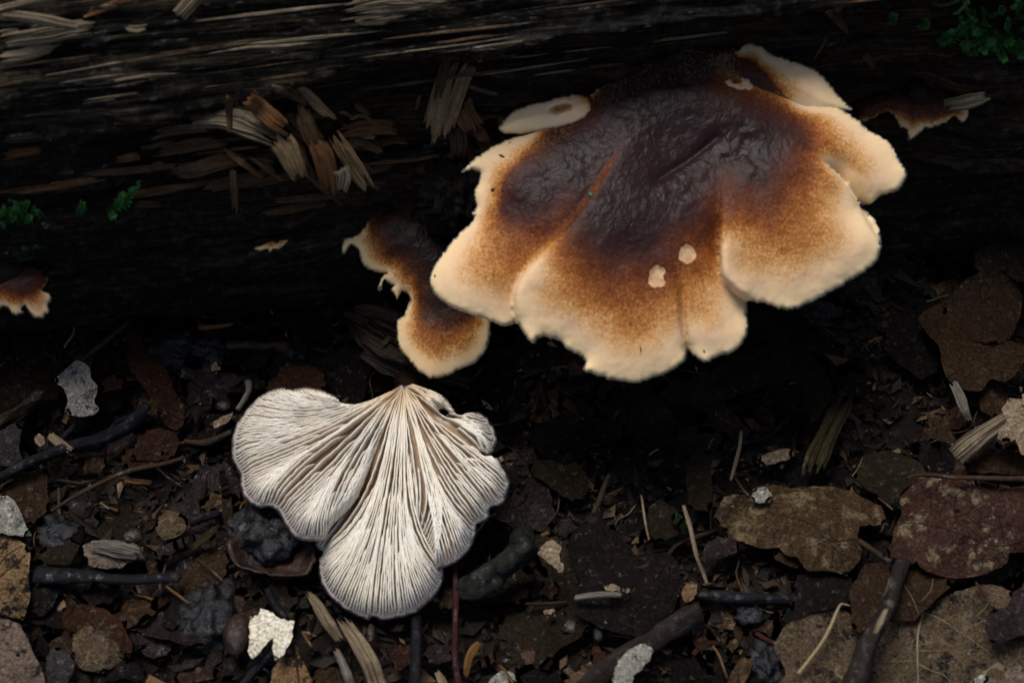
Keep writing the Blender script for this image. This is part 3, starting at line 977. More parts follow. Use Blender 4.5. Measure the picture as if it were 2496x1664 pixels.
# the short base that joins the cap to the log
P = np.array([A0 + np.array([-.2, -2.4, -2.6]), A0 + np.array([-.1, -1.0, -1.7]), A0 + np.array([0, .7, -1.3]), A0 + np.array([-.1, 2.2, -1.2])])
P = catmull(P, .3)
v_, f_, t_ = tube_geo(P, np.interp(np.linspace(0, 1, len(P)), [0, .5, 1], [.6, .95, 1.3]), 18, 3, .1)
o = mk('stem_base', v_, f_, m_cap_dark, big, {'zone': np.zeros(len(v_)), 'pale': np.zeros(len(v_)), 'rim': np.zeros(len(v_))})

# matted brown hairs at the top of the cap
m_fuzz, nt, b = new_mat('brown_fuzz'); N = NT(nt)
nt.links.new(N.mix(N.attr('tone'), (.022, .010, .006), (.24, .11, .035)), b.inputs['Base Color']); b.inputs['Roughness'].default_value = .7
r = np.random.default_rng(31)
def hairs(region, count, lo, hi, bias=(0, 0)):
    poly = px('K', region); a, b_ = poly.min(0), poly.max(0)
    q = r.uniform(a, b_, (count * 3, 2)); q = q[inside(q, poly)][:count]
    dd, _, _ = pdist(q, oc)
    P = on_plane(q, capO, capN, cap_height(q, dd) - .02)
    n = len(P); ang = r.uniform(0, 6.28, n); ln = r.uniform(lo, hi, n); up = r.uniform(.25, .9, n)
    e1 = np.array([1.0, 0, 0]); e2 = np.cross(capN, e1)
    dirv = e1 * (np.cos(ang) + bias[0])[:, None] + e2 * (np.sin(ang) + bias[1])[:, None] + capN * up[:, None]
    dirv /= np.linalg.norm(dirv, axis=1)[:, None]
    sd = np.cross(dirv, capN); sd /= np.linalg.norm(sd, axis=1)[:, None] + 1e-9
    bend = r.normal(0, .3, (n, 3))
    mid_ = P + dirv * (ln * .5)[:, None]; tip = P + (dirv + bend - capN * .3) * ln[:, None]
    w = .008
    V = np.stack([P - sd * w, P + sd * w, mid_ + sd * w * .8, mid_ - sd * w * .8, tip], 1).reshape(-1, 3)
    k = np.arange(n)[:, None] * 5
    F = [tuple(x) for x in np.concatenate([k, k + 1, k + 2, k + 3], 1)] + [tuple(x) for x in np.concatenate([k + 3, k + 2, k + 4], 1)]
    return V, F, np.repeat(r.uniform(0, 1, n), 5)
Vh, Fh, th = [], [], []
for reg, cnt, lo, hi in (([(1230, 110), (1330, 100), (1430, 130), (1510, 190), (1560, 255), (1480, 260), (1380, 200), (1280, 190)], 1300, .08, .24),
                         ([(720, 270), (900, 170), (1110, 70), (1250, 90), (1260, 200), (1000, 230), (760, 330)], 1500, .04, .11),
                         ([(560, 410), (690, 350), (720, 400), (600, 460), (440, 560), (420, 520)], 700, .04, .10)):
    v_, f_, t_ = hairs(reg, cnt, lo, hi)
    if cnt == 1500: t_ = t_ * .22
    o_ = sum(len(x) for x in Vh)
    Vh.append(v_); Fh += [tuple(i + o_ for i in f) for f in f_]; th.append(t_)
fz = mk('fuzz', np.vstack(Vh), Fh, m_fuzz, big, {'tone': np.concatenate(th)}, smooth=False)
fz['kind'] = 'stuff'

# ------------------------------------------------------------------ smaller brown caps
def small_cap(c, pts, core_pts, O, n, label, dome=.35, lift=0, seed=1, step=6.5, jg=1.8, dsc=60., thick=.3, fur=None, mat=None, stem=None, bite=(), srad=(.35, .7)):
    o2 = catmull(px(c, pts), 4.5, True)
    o2 = jag(o2, jg, 8, seed)
    cp = jag(catmull(px(c, core_pts), 8, True), 5, 25, seed + 1)
    def hg(p, d):
        h = lift + dome * (1 - np.exp(-d / dsc)) + rounded(d, 10, .06) + .03 * vn(p[:, 0] / 40, p[:, 1] / 40, 0, seed)
        for ln, A, w in bite:
            dd, _, _ = pdist(p, catmull(px(c, ln), 8), False); h = h - A * np.exp(-dd / w)
        return h
    V, F, P2, d, und = sheet_geo(o2, step, lambda p, d: on_plane(p, O, n, hg(p, d)), lambda d: thick * (1 - np.exp(-d / 30.0)), n, seed=seed)
    z, de = zone_of(P2, o2, cp)
    z = np.where(und, .95, z)
    root = empty('bracket_mushroom', V.mean(0) * [1, 1, 0] + [0, 0, V[:, 2].min()])
    tag(root, label, 'mushroom', None)
    mk('cap', V, F, mat or m_cap_dark, root, {'zone': z, 'pale': np.zeros(len(V)), 'rim': np.clip(1 - d / 7.0, 0, 1) * .5})
    if stem is not None:
        a = on_plane(px(c, [stem]), O, n, np.array([-.05]))[0]
        b_ = on_log(px(c, [stem]), -1.2)[0]
        P = catmull(np.array([a + (a - b_) * .15, a * .5 + b_ * .5 - [0, 0, .1], b_]), .2)
        v_, f_, t_ = tube_geo(P, np.interp(np.linspace(0, 1, len(P)), [0, 1], srad), 14, 3, .1)
        mk('stem_base', v_, f_, m_cap_dark, root, {'zone': np.zeros(len(v_)), 'pale': np.zeros(len(v_)), 'rim': np.zeros(len(v_))})
    return root

def slope_n(deg, yawdeg=0):
    a, y = R(deg), R(yawdeg)
    return np.array([math.sin(y) * math.sin(a), -math.cos(y) * math.sin(a), math.cos(a)])

mO = on_log(px('E', [(560, -60)]), .1)[0]
mid_cap = small_cap('E', [(0, 190), (20, 110), (90, 95), (130, 60), (200, -20), (300, -70), (450, -100), (640, -110), (800, -20), (900, 200), (960, 420), (1000, 600), (1003, 700), (995, 800), (960, 880), (900, 950), (840, 975), (780, 1000), (720, 1030), (650, 1055), (590, 1050), (520, 1005), (450, 930),
                          (400, 870), (375, 800), (368, 720), (375, 660), (420, 620), (445, 560), (455, 525), (440, 490), (410, 470), (375, 525), (355, 490), (330, 460), (345, 430), (310, 410), (290, 395), (265, 460), (245, 450), (270, 370), (300, 345), (240, 345), (180, 320), (130, 270), (115, 200), (80, 165), (45, 180), (20, 215)],
          [(230, -60), (450, -130), (640, -130), (860, -20), (940, 420), (920, 560), (840, 650), (720, 700), (610, 690), (550, 640), (530, 560), (520, 440), (470, 330), (420, 260), (330, 220), (280, 120), (200, 60)], mO, slope_n(32, 4),
          'small dark brown fan mushroom with ragged orange edge beside the wood chunk', dome=.32, seed=41, stem=(560, -20), bite=(([(440, 490), (470, 560), (450, 640)], .12, 18),))
lO = on_log(px('D', [(60, 290)]), .1)[0]
left_cap = small_cap('D', [(-120, 560), (-140, 330), (0, 270), (150, 280), (260, 310), (320, 370), (310, 430), (290, 455), (330, 480), (348, 520), (330, 560), (335, 600), (300, 640), (265, 652), (215, 640), (190, 600), (165, 570), (150, 585), (160, 610), (120, 625), (85, 628), (60, 590), (30, 575), (0, 590), (-60, 610)],
          [(-160, 330), (0, 250), (150, 260), (260, 300), (310, 380), (270, 440), (200, 470), (130, 480), (60, 440), (-30, 430), (-140, 440)], lO, slope_n(34),
          'little brown mushroom with a notched pink cream margin under the mossy wood', dome=.25, seed=51, stem=(60, 330), mat=m_cap, dsc=35)
rO = on_log(px('C', [(1600, 620)]), .1)[0]
right_cap = small_cap('C', [(1180, 700), (1350, 640), (1500, 600), (1700, 580), (1850, 620), (1940, 690), (1955, 790), (1900, 835), (1850, 800), (1800, 840), (1720, 870), (1650, 885), (1600, 930), (1540, 960), (1525, 890), (1480, 870), (1430, 790), (1370, 770), (1280, 820), (1200, 830)],
          [(1150, 660), (1350, 600), (1700, 560), (1880, 620), (1880, 720), (1780, 790), (1650, 800), (1520, 760), (1420, 740), (1300, 770), (1180, 800)], rO, slope_n(30, -6),
          'ragged dark brown mushroom with a torn pale edge at the back of the log', dome=.22, seed=61, stem=(1600, 640), dsc=30)
tO = on_log(px('D', [(1830, 130)]), .3)[0]
tiny_cap = small_cap('D', [(1700, 180), (1760, 145), (1830, 120), (1930, 120), (1920, 150), (1870, 185), (1830, 190), (1810, 212), (1790, 190), (1740, 200)],
          [(1700, 150), (1800, 100), (1930, 90), (1930, 115), (1830, 118)], tO, slope_n(20),
          'tiny shadowed cream bracket under the overhang of the log', dome=.1, seed=71, stem=(1850, 125), srad=(.05, .12), dsc=15, thick=.12, jg=1.2)

# ------------------------------------------------------------------ upturned mushroom showing its gills
m_gill, nt, b = new_mat('cream_gill'); N = NT(nt); v = N.obj()
gn = N.noise(v, 120, 3); gf = N.noise(v, 1800, 3)
hgt_ = N.attr('edge')
c = N.mix(N.ramp(gn, [(.35, 0.0), (.68, 1.0)]), (.74, .67, .54), (.71, .67, .60))
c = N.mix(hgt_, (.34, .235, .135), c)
c = N.mix(N.attr('tan'), c, (.52, .36, .19))
nt.links.new(c, b.inputs['Base Color']); b.inputs['Roughness'].default_value = .55
b.inputs['Specular IOR Level'].default_value = .35
b.inputs['Subsurface Weight'].default_value = .15; b.inputs['Subsurface Radius'].default_value = (1, .6, .35); b.inputs['Subsurface Scale'].default_value = .0006
nt.links.new(N.bump(gf, .5, .0003), b.inputs['Normal'])
m_flesh, nt, b = new_mat('gill_floor_flesh'); N = NT(nt); v = N.obj()
c = N.mix(N.ramp(N.noise(v, 200, 4), [(.35, 0.0), (.65, 1.0)]), (.19, .115, .058), (.27, .175, .095))
c = N.mix(N.ramp(N.attr('rim'), [(.25, 0.0), (.6, 1.0)]), c, (.36, .31, .275))
c = N.mix(N.ramp(N.attr('rim'), [(.86, 0.0), (1.0, 1.0)]), c, (.40, .27, .17))
nt.links.new(c, b.inputs['Base Color']); b.inputs['Roughness'].default_value = .6
nt.links.new(N.bump(N.noise(v, 900, 4), .5, .0004), b.inputs['Normal'])

GA = px('J', [(1120, 40)])[0]
gO = on_ground(GA[None], 2.1)[0]
gN = slope_n(17, -3)
Ao = [(1100, 45), (1040, 85), (950, 140), (850, 168), (770, 172), (735, 165), (720, 120), (660, 90), (580, 65), (500, 58), (440, 70), (380, 60), (310, 75), (240, 110), (180, 165), (120, 240), (80, 310), (60, 400), (62, 490), (80, 540), (108, 600), (115, 680), (140, 740), (190, 785), (240, 805), (290, 795),
      (330, 815), (360, 850), (380, 890), (410, 940), (450, 985), (500, 1005), (570, 1010), (640, 1000), (662, 945), (700, 900), (765, 845), (830, 760), (900, 600), (980, 400), (1060, 180), (1115, 60)]
Bo = [(1080, 60), (1020, 180), (900, 500), (760, 780), (640, 940), (575, 1020), (590, 1060), (620, 1080), (597, 1110), (595, 1180), (610, 1260), (640, 1320), (700, 1385), (770, 1440), (850, 1480), (900, 1498), (935, 1480), (990, 1500), (1060, 1488), (1130, 1475), (1200, 1450), (1270, 1395), (1330, 1330), (1365, 1260), (1372, 1180),
      (1375, 1120), (1330, 1020), (1260, 800), (1200, 500), (1160, 250), (1135, 60)]
Ro = [(1110, 50), (1180, 45), (1260, 75), (1340, 100), (1390, 130), (1420, 180), (1450, 235), (1440, 250), (1400, 248), (1385, 235), (1395, 212), (1370, 195), (1345, 205), (1345, 225), (1385, 255), (1430, 255), (1480, 235), (1520, 220), (1570, 210), (1620, 230), (1670, 290), (1695, 350), (1700, 400), (1672, 455), (1640, 478), (1605, 465), (1620, 490), (1670, 485), (1710, 500), (1740, 560),
      (1770, 610), (1778, 650), (1765, 710), (1745, 770), (1700, 795), (1655, 808), (1655, 850), (1620, 890), (1580, 905), (1570, 960), (1550, 1030), (1510, 1090), (1450, 1140), (1380, 1170), (1310, 1182), (1288, 1130), (1240, 1020), (1190, 880), (1160, 700), (1140, 400), (1120, 60)]
gill_root = empty('gilled_mushroom', np.append(gO[:2] + [0, -2.2], .3))
tag(gill_root, 'upturned cream mushroom showing its fanned gills on the leaf litter', 'mushroom')

def gill_lobe(pts, lift, seed, n_gills, m0, m1, dir0, dir1, tiers, tip, soft=()):
    """one lobe of the fan: a flesh sheet and its gills; the margin runs from outline index m0 to m1"""
    ctl = px('J', pts)
    o2 = jag(catmull(ctl, 4.5, True), .9, 9, seed)
    def hg(p, d):
        q = p - GA
        r = np.hypot(q[:, 0], q[:, 1]); th = np.arctan2(q[:, 1], q[:, 0])
        h = lift * sstep(60, 330, r) + .02
        h = h + .15 * np.sin(th * 7.0 + seed) * sstep(120, 420, r) + .07 * np.sin(th * 17 + seed * 2.1) * sstep(250, 500, r)
        h = h + .22 * (1 - np.exp(-d / 45.0)) - .30 * np.exp(-(r / 120.0) ** 2) + .05 * vn(p[:, 0] / 70, p[:, 1] / 70, 0, seed)
        return h + rounded(d, 8, .10)
    V, F, P2, d, und = sheet_geo(o2, 8, lambda p, d: on_plane(p, gO, gN, hg(p, d)), lambda d: .22 * (1 - np.exp(-d / 20.0)), gN, seed=seed)
    lobe = mk('lobe', V, F, m_flesh, gill_root, {'rim': np.where(und, 1.0, np.clip(1 - d / 22.0, 0, 1))})
    # margin curve and its inward normals
    mp = catmull(ctl[m0:m1 + 1], 3.0)
    sm = mp.copy()
    for _ in range(60):
        sm[1:-1] = (sm[:-2] + sm[2:] + sm[1:-1]) / 3
    L = np.concatenate([[0], np.cumsum(np.linalg.norm(np.diff(mp, axis=0), axis=1))])
    tan = np.gradient(sm, axis=0); tan /= np.linalg.norm(tan, axis=1)[:, None] + 1e-9
    r = np.random.default_rng(seed)
    for g in range(n_gills):
        f = (g + .5 + r.uniform(-.22, .22)) / n_gills
        x = f * L[-1]
        M = np.array([np.interp(x, L, mp[:, 0]), np.interp(x, L, mp[:, 1])])
        tg = np.array([np.interp(x, L, tan[:, 0]), np.interp(x, L, tan[:, 1])])
        nr = np.array([tg[1], -tg[0]])
        toA = GA - M; D = np.linalg.norm(toA); toA = toA / D
        if nr @ toA < 0 and not inside((M + nr * 8)[None], o2)[0]: nr = -nr
        li = np.interp(x, L, np.linspace(m0, m1, len(L)))
        wgt = .55 * sstep(tip[0] - 1.5, tip[0] + 1.5, li) * (1 - sstep(tip[1] - 1.5, tip[1] + 1.0, li))
        for k_, w_ in soft: wgt *= 1 - .95 * math.exp(-((li - k_) / w_) ** 2)
        nr = nr * wgt + toA * (1 - wgt); nr /= np.linalg.norm(nr)
        a = dir0 + (dir1 - dir0) * f
        dv = np.array([math.cos(a), math.sin(a)])
        P0 = GA + dv * 10; P3 = M + nr * 12
        P1 = P0 + dv * D * .36; P2_ = P3 + nr * D * .34
        t0 = (.0, tiers[1], tiers[0], tiers[2])[g % 4] if tiers else 0
        t0 = float(np.clip(t0 + r.uniform(-.10, .10), .0, .85))
        if g % 4 == 0: t0 = r.uniform(0, .06)
        n = int(10 + 22 * (1 - t0))
        t = np.linspace(t0, 1, n)[:, None]
        path = (1 - t) ** 3 * P0 + 3 * (1 - t) ** 2 * t * P1 + 3 * (1 - t) * t * t * P2_ + t ** 3 * P3
        dd, _, _ = pdist(path, o2)
        ok = inside(path, o2)
        if ok.sum() < 5: continue
        # longest inside run that ends at the margin
        last = np.where(ok)[0][-1]; first = last
        while first > 0 and ok[first - 1]: first -= 1
        path = path[first:last + 1]; dd = dd[first:last + 1]
        if len(path) < 5: continue
        e = np.linspace(0, 1, len(path)); LL = np.concatenate([[0], np.cumsum(np.linalg.norm(np.diff(path, axis=0), axis=1))])
        base = on_plane(path, gO, gN, hg(path, dd) - .03)
        hgill = (.24 * sstep(0, .16, e) ** .7 + .012) * (.20 + .80 * sstep(0, 30, LL[-1] - LL)) * sstep(-8, 14, dd)
        hgill = hgill * (1 + .10 * vn(LL / 7, g * 1.7, 0, seed)) + .03
        T = frames(base); S = np.cross(T, gN); S /= np.linalg.norm(S, axis=1)[:, None]
        wv = (.007 * vn(LL / 12, g * 3.1, 0, seed + 1) + .006 * vn(LL / 3.5, g * 3.1, 3, seed + 2)) * sstep(0, .1, e)
        half = .0172 * (1 + .25 * vn(LL / 6, g * 2.2, 8, seed)) * (.5 + .5 * sstep(0, .1, e))
        rows = []
        for sx, hz in ((-1.15, 0), (-1.0, .80), (-.55, 1.0), (.55, 1.0), (1.0, .80), (1.15, 0)):
            rows.append(base + S * (wv + half * sx)[:, None] + gN[None] * (hgill * hz)[:, None])
        Vg_ = np.array(rows).transpose(1, 0, 2).reshape(-1, 3)
        Fg_ = []
        for i in range(len(path) - 1):
            for k in range(5):
                Fg_.append((i * 6 + k, i * 6 + k + 1, (i + 1) * 6 + k + 1, (i + 1) * 6 + k))
        Fg_.append(tuple(range(5, -1, -1))); Fg_.append(tuple((len(path) - 1) * 6 + k for k in range(6)))
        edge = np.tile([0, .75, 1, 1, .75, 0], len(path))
        rr = np.hypot(*(path - GA).T)
        tn = np.clip(.85 * np.exp(-(rr / 95.0) ** 2) + .35 * np.maximum(0, vn(path[:, 0] / 60, path[:, 1] / 60, 0, 91)) * np.exp(-(rr / 330.0) ** 2), 0, 1)
        mk('gill', Vg_, Fg_, m_gill, lobe, {'edge': edge, 'tan': np.repeat(tn, 6)})

gill_lobe(Bo, .0, 3, 74, 4, 26, R(112), R(78), (.42, .60, .68), (6, 24))
gill_lobe(Ao, .34, 5, 110, 3, 37, R(168), R(112), (.38, .58, .66), (-9, 33))
gill_lobe(Ro, .30, 8, 110, 3, 48, R(24), R(92), (.38, .58, .66), (15, 44), ((25, 3.5), (36, 2)))
# the small torn flap at the top right edge has a few gills of its own
gill_flap = None
# dark stub of stem where the gills meet the wood
P = catmull(np.array([gO + [0, .05, -.45], gO + [.02, .25, -.6], gO + [.05, .6, -.8], gO + [.05, 1.2, -1.4]]), .12)
v_, f_, t_ = tube_geo(P, np.interp(np.linspace(0, 1, len(P)), [0, .3, 1], [.08, .2, .4]), 14, 2, .15)
mk('stem_base', v_, f_, m_cap_dark, gill_root, {'zone': np.full(len(v_), .1), 'pale': np.zeros(len(v_)), 'rim': np.zeros(len(v_))})

# ------------------------------------------------------------------ splinters still fixed to the log
m_splint = wood_mat('pale_split_wood', (.24, .13, .05), (.52, .35, .18), (.12, .055, .02), rough=.6, patch=.62)
m_splint_red = wood_mat('reddish_split_wood', (.12, .048, .018), (.30, .14, .055), (.05, .02, .01), rough=.55, patch=.6)
m_splint_dim = wood_mat('brown_split_wood', (.07, .038, .018), (.17, .10, .05), (.03, .016, .01), rough=.55, patch=.56)
m_splint_grey = wood_mat('grey_tan_split_wood', (.17, .125, .075), (.36, .28, .18), (.09, .06, .035), rough=.65, patch=.64)
m_strip = wood_mat('wet_dark_wood_strip', (.004, .0035, .003), (.022, .017, .013), (.05, .04, .03), rough=.5, patch=.62)
for c, pts, w, m, dz, n in (
    ('B', [(800, 330), (740, 480), (680, 640), (590, 1000)], (60, 90, 105, 100), m_splint, (-.3, .2, .6, .9), 7),
    ('B', [(960, 330), (850, 490), (770, 700), (690, 990)], (60, 80, 80, 45), m_splint, (-.3, .2, .6, .9), 6),
    ('B', [(740, 330), (690, 520), (650, 700)], (50, 60, 30), m_splint_dim, (-.1, .3, .6), 4),
    ('A', [(1180, 800), (1400, 790), (1650, 830), (1930, 950)], (90, 150, 180, 130), m_splint_grey, (.1, .5, .8, 1.0), 9),
    ('A', [(1880, 900), (1960, 1010), (2010, 1120), (2060, 1240)], (110, 130, 110, 60), m_splint, (1.0, 1.1, 1.2, 1.3), 7),
    ('A', [(1640, 650), (1750, 730), (1860, 830), (1990, 910)], (60, 90, 100, 60), m_splint_red, (.5, .9, 1.1, 1.2), 6),
    ('A', [(1960, 560), (2100, 640), (2200, 740), (2300, 840)], (40, 60, 60, 35), m_splint, (.2, .6, .9, 1.1), 5),
    ('A', [(1830, 590), (1980, 640), (2120, 720)], (30, 45, 25), m_splint_dim, (.3, .6, .8), 3),
    ('A', [(1562, 630), (1570, 780), (1575, 915)], (40, 38, 22), m_splint_dim, (.9, 1.2, 1.35), 3),
    ('A', [(1590, 1120), (1600, 1300), (1605, 1480)], (34, 36, 26), m_splint_dim, (.5, .7, .8), 3),
    ('A', [(2030, 700), (2080, 820), (2150, 960), (2260, 1060)], (60, 90, 100, 60), m_splint_dim, (.7, .9, 1.0, 1.1), 6),
    ('A', [(2120, 930), (2200, 1050), (2240, 1200), (2260, 1350)], (80, 110, 110, 70), m_splint_red, (1.0, 1.2, 1.3, 1.4), 7),
    ('B', [(-60, 900), (20, 1040), (100, 1170), (190, 1300)], (60, 90, 90, 60), m_splint, (.9, 1.1, 1.2, 1.3), 6),
    ('B', [(-30, 1130), (10, 1200), (-10, 1330)], (80, 90, 40), m_splint_grey, (1.4, 1.5, 1.5), 5),
    ('B', [(-40, 930), (120, 880), (290, 870), (440, 890)], (40, 80, 80, 50), m_splint_red, (.5, .6, .6, .5), 6),
    ('B', [(60, 950), (180, 990), (300, 1040)], (30, 50, 30), m_splint_dim, (.6, .7, .8), 4),
    ('B', [(-20, 860), (120, 790), (200, 820), (320, 930)], (16, 20, 18, 12), m_splint_dim, (.8, 1.0, 1.0, .9), 2),
    ('B', [(850, 585), (960, 620), (1095, 655)], (18, 26, 14), m_splint_dim, (.4, .6, .7), 2),
    ('B', [(800, 720), (850, 820), (900, 930)], (60, 90, 60), m_splint_red, (.3, .6, .8), 5),
    ('B', [(870, 640), (880, 760), (960, 900)], (30, 60, 70), m_splint_red, (.2, .5, .7), 4),
    ('B', [(760, 850), (800, 980), (800, 1110)], (90, 100, 60), m_splint_dim, (.4, .6, .7), 5),
    ('B', [(900, 830), (950, 900), (1000, 990)], (50, 70, 40), m_splint_red, (.3, .6, .7), 4),
    ('B', [(500, 1260), (560, 1230), (620, 1190)], (20, 40, 40), m_splint_dim, (.3, .4, .5), 3),
    ('B', [(540, 640), (525, 700), (510, 770)], (14, 20, 12), m_splint_dim, (.4, .5, .6), 2),
    ('A', [(1000, 940), (1200, 890), (1440, 870)], (50, 60, 50), m_splint_dim, (.15, .25, .3), 4),
    ('A', [(1120, 1190), (1300, 1160), (1500, 1100), (1700, 1080)], (40, 80, 90, 50), m_splint_dim, (.2, .35, .4, .3), 6),
    ('A', [(1000, 1040), (1250, 1010), (1560, 960)], (50, 70, 60), m_splint_dim, (.15, .25, .3), 5),
    ('A', [(1350, 1290), (1600, 1240), (1880, 1180)], (50, 80, 50), m_splint_dim, (.15, .25, .25), 5),
    ('A', [(1010, 1170), (1060, 1130), (1130, 1120)], (30, 40, 20), m_splint_dim, (.2, .35, .3), 3),
    ('B', [(-40, 60), (250, 30), (600, 10), (900, -20)], (60, 110, 110, 60), m_splint_grey, (.15, .25, .25, .2), 9),
    ('B', [(40, 150), (260, 130), (470, 100)], (30, 60, 40), m_splint_grey, (.15, .2, .2), 5),
    ('A', [(-30, 290), (300, 230), (680, 180)], (90, 110, 60), m_splint_grey, (.15, .2, .15), 8),
    ('A', [(-30, 400), (200, 370), (420, 300)], (60, 70, 40), m_splint_grey, (.15, .2, .15), 6),
    ('A', [(-30, 210), (200, 180), (400, 160)], (40, 50, 40), m_strip, (.15, .2, .15), 4),
    ('A', [(850, 190), (930, 200), (1020, 180)], (30, 40, 25), m_splint_grey, (.2, .3, .3), 3),
    ('A', [(560, 110), (700, 60), (900, -10)], (30, 40, 30), m_splint_red, (.2, .2, .2), 3),
    ('C', [(980, 60), (1060, 140), (1140, 230)], (40, 50, 20), m_splint_dim, (.3, .4, .4), 3),
    ('C', [(1000, 240), (940, 340), (870, 450)], (14, 14, 10), m_splint_dim, (.4, .5, .5), 2),
    ('C', [(1220, 380), (1280, 420), (1295, 490)], (40, 40, 16), m_splint_dim, (.4, .5, .5), 3),
    ('C', [(1770, 720), (1950, 690), (2130, 645)], (60, 80, 40), m_splint_grey, (.7, .8, .7), 5),
):
    splint('splinter', c, pts, tuple(x * 1.3 for x in w), m, mode='log', dz=dz, n=n, parent=log, ragged=.28)
# long strips of grain lifting off the face of the log
r = np.random.default_rng(99)
for k in range(120):
    u, v = r.uniform(-150, 2600), r.uniform(-60, 640)
    ln = r.uniform(160, 620)
    sl = -.13 + r.normal(0, .03)
    w = r.uniform(5, 20)
    p = [(u + ln * f, v + ln * f * sl + r.normal(0, 2)) for f in (0, .33, .66, 1)]
    m = m_strip if r.random() < .85 else m_splint_dim
    splint('splinter', 'S', p, (w * .15, w * .8, w, w * .1), m, mode='log', dz=(r.uniform(-.1, .1), .12, .12, r.uniform(-.1, .2)), n=int(r.integers(2, 6)), parent=log, seed=1000 + k, thick=.3, ragged=.38)

# pale broken twig ends caught on top of the log
splint('dead_twig', 'A', [(-40, 100), (120, 115), (300, 140), (540, 185)], (60, 70, 75, 50), m_splint_grey, 'pale dry broken twig lying on the upper edge of the log', 'twig', dz=(.5, .6, .7, .8), n=7, ragged=.1, thick=.7)
splint('dead_twig', 'A', [(-40, 60), (100, 35), (260, 0), (400, -40)], (40, 45, 45, 40), m_splint_grey, 'thin pale twig crossing the top corner of the log', 'twig', dz=(.6, .6, .6, .6), n=4, ragged=.1, thick=.7)
splint('dead_twig', 'A', [(1400, -120), (1310, 0), (1215, 115)], (100, 110, 100), m_splint_grey, 'stubby snapped twig end poking over the top of the log', 'twig', dz=(.8, .8, .8), n=8, ragged=.08, thick=.8)

# dark crumbly ball beside the cap
m_ball, nt, b = new_mat('black_crumbly_fungus'); N = NT(nt); v = N.obj()
nt.links.new(N.ramp(N.noise(v, 500, 4), [(.4, (.003, .0025, .002)), (.7, (.014, .010, .006))]), b.inputs['Base Color'])
b.inputs['Roughness'].default_value = .8; b.inputs['Specular IOR Level'].default_value = .1
nt.links.new(N.bump(N.noise(v, 800, 4), 1, .001), b.inputs['Normal'])
def lump_geo(ctr, rad, seed, rough=.2, n=22, sc=(1, 1, 1), fq=3.0):
    V, F = [], []
    for i in range(n + 1):
        th = math.pi * i / n
        for j in range(2 * n):
            a = math.pi * j / n
            V.append((math.sin(th) * math.cos(a), math.sin(th) * math.sin(a), math.cos(th)))
    V = np.array(V)
    rr = 1 + rough * fbm(V[:, 0] * fq + seed, V[:, 1] * fq, V[:, 2] * fq, 4, seed)
    F = [(i * 2 * n + j, (i + 1) * 2 * n + j, (i + 1) * 2 * n + (j + 1) % (2 * n), i * 2 * n + (j + 1) % (2 * n)) for i in range(n) for j in range(2 * n)]
    return np.asarray(ctr) + V * rr[:, None] * rad * np.asarray(sc), F
bc = on_log(px('B', [(790, 1350)]), .5)[0]
Vb, Fb = lump_geo(bc, .85, 4, .3, 30, fq=6)
tag(mk('crumbly_fungus', Vb, Fb, m_ball), 'black crumbly ball of old fungus tucked against the log beside the big cap', 'fungus')

# ------------------------------------------------------------------ moss
m_moss, nt, b = new_mat('green_moss'); N = NT(nt)
c = N.mix(N.attr('tone'), (.014, .05, .010), (.08, .26, .05))
nt.links.new(c, b.inputs['Base Color']); b.inputs['Roughness'].default_value = .45
def moss_shoot(a, b_, rad, seed, parent):
    r = np.random.default_rng(seed)
    m = 18
    P = np.array([a + (b_ - a) * t + np.array([0, 0, -.12 * math.sin(math.pi * t)]) for t in np.linspace(0, 1, m)])
    parts_v, parts_f, tone = [], [], []
    v_, f_, _ = tube_geo(P, np.full(m, .012), 4, seed, .1)
    parts_v.append(v_); parts_f += f_; tone += [.1] * len(v_)
    o_ = len(v_)
    T = frames(P)
    for i in range(m):
        for k in range(9):
            d = r.normal(size=3); d -= T[i] * (d @ T[i]); d /= np.linalg.norm(d)
            ln = rad * (1 - .5 * i / m) * r.uniform(.7, 1.2)
            tip = P[i] + (d * .8 + T[i] * .75) * ln
            s = np.cross(d, T[i]) * ln * .09
            midp = (P[i] + tip) / 2 + T[i] * ln * .08
            parts_v.append(np.array([P[i], midp + s, tip, midp - s])); parts_f.append((o_, o_ + 1, o_ + 2, o_ + 3)); o_ += 4
            tone += [.1, .6, 1.0, .6]
    return mk('moss_shoot', np.vstack(parts_v), parts_f, m_moss, parent, {'tone': np.array(tone) * r.uniform(.5, 1)}, smooth=False)
def moss(c, ends, label, rad, seed):
    pts = np.vstack([on_log(px(c, [e[0], e[1]]), [.05, e[2]]) for e in ends])
    root = empty('moss_tuft', pts.mean(0)); tag(root, label, 'moss')
    for i, e in enumerate(ends):
        moss_shoot(pts[2 * i], pts[2 * i + 1], rad, seed + i, root)
moss('A', [((720, 1450), (940, 1260), .5), ((760, 1420), (830, 1330), .6), ((820, 1390), (900, 1300), .5), ((740, 1400), (770, 1470), .6), ((330, 1480), (260, 1450), .4), ((330, 1480), (310, 1540), .5), ((420, 1490), (350, 1520), .4), ((520, 1420), (560, 1390), .5),
           ((130, 1440), (200, 1480), .5), ((150, 1500), (110, 1420), .5), ((640, 1500), (560, 1540), .4), ((40, 1400), (100, 1440), .4), ((160, 1540), (130, 1600), .4)],
     'sparse green moss shoots trailing along the lower left of the log', .19, 300)
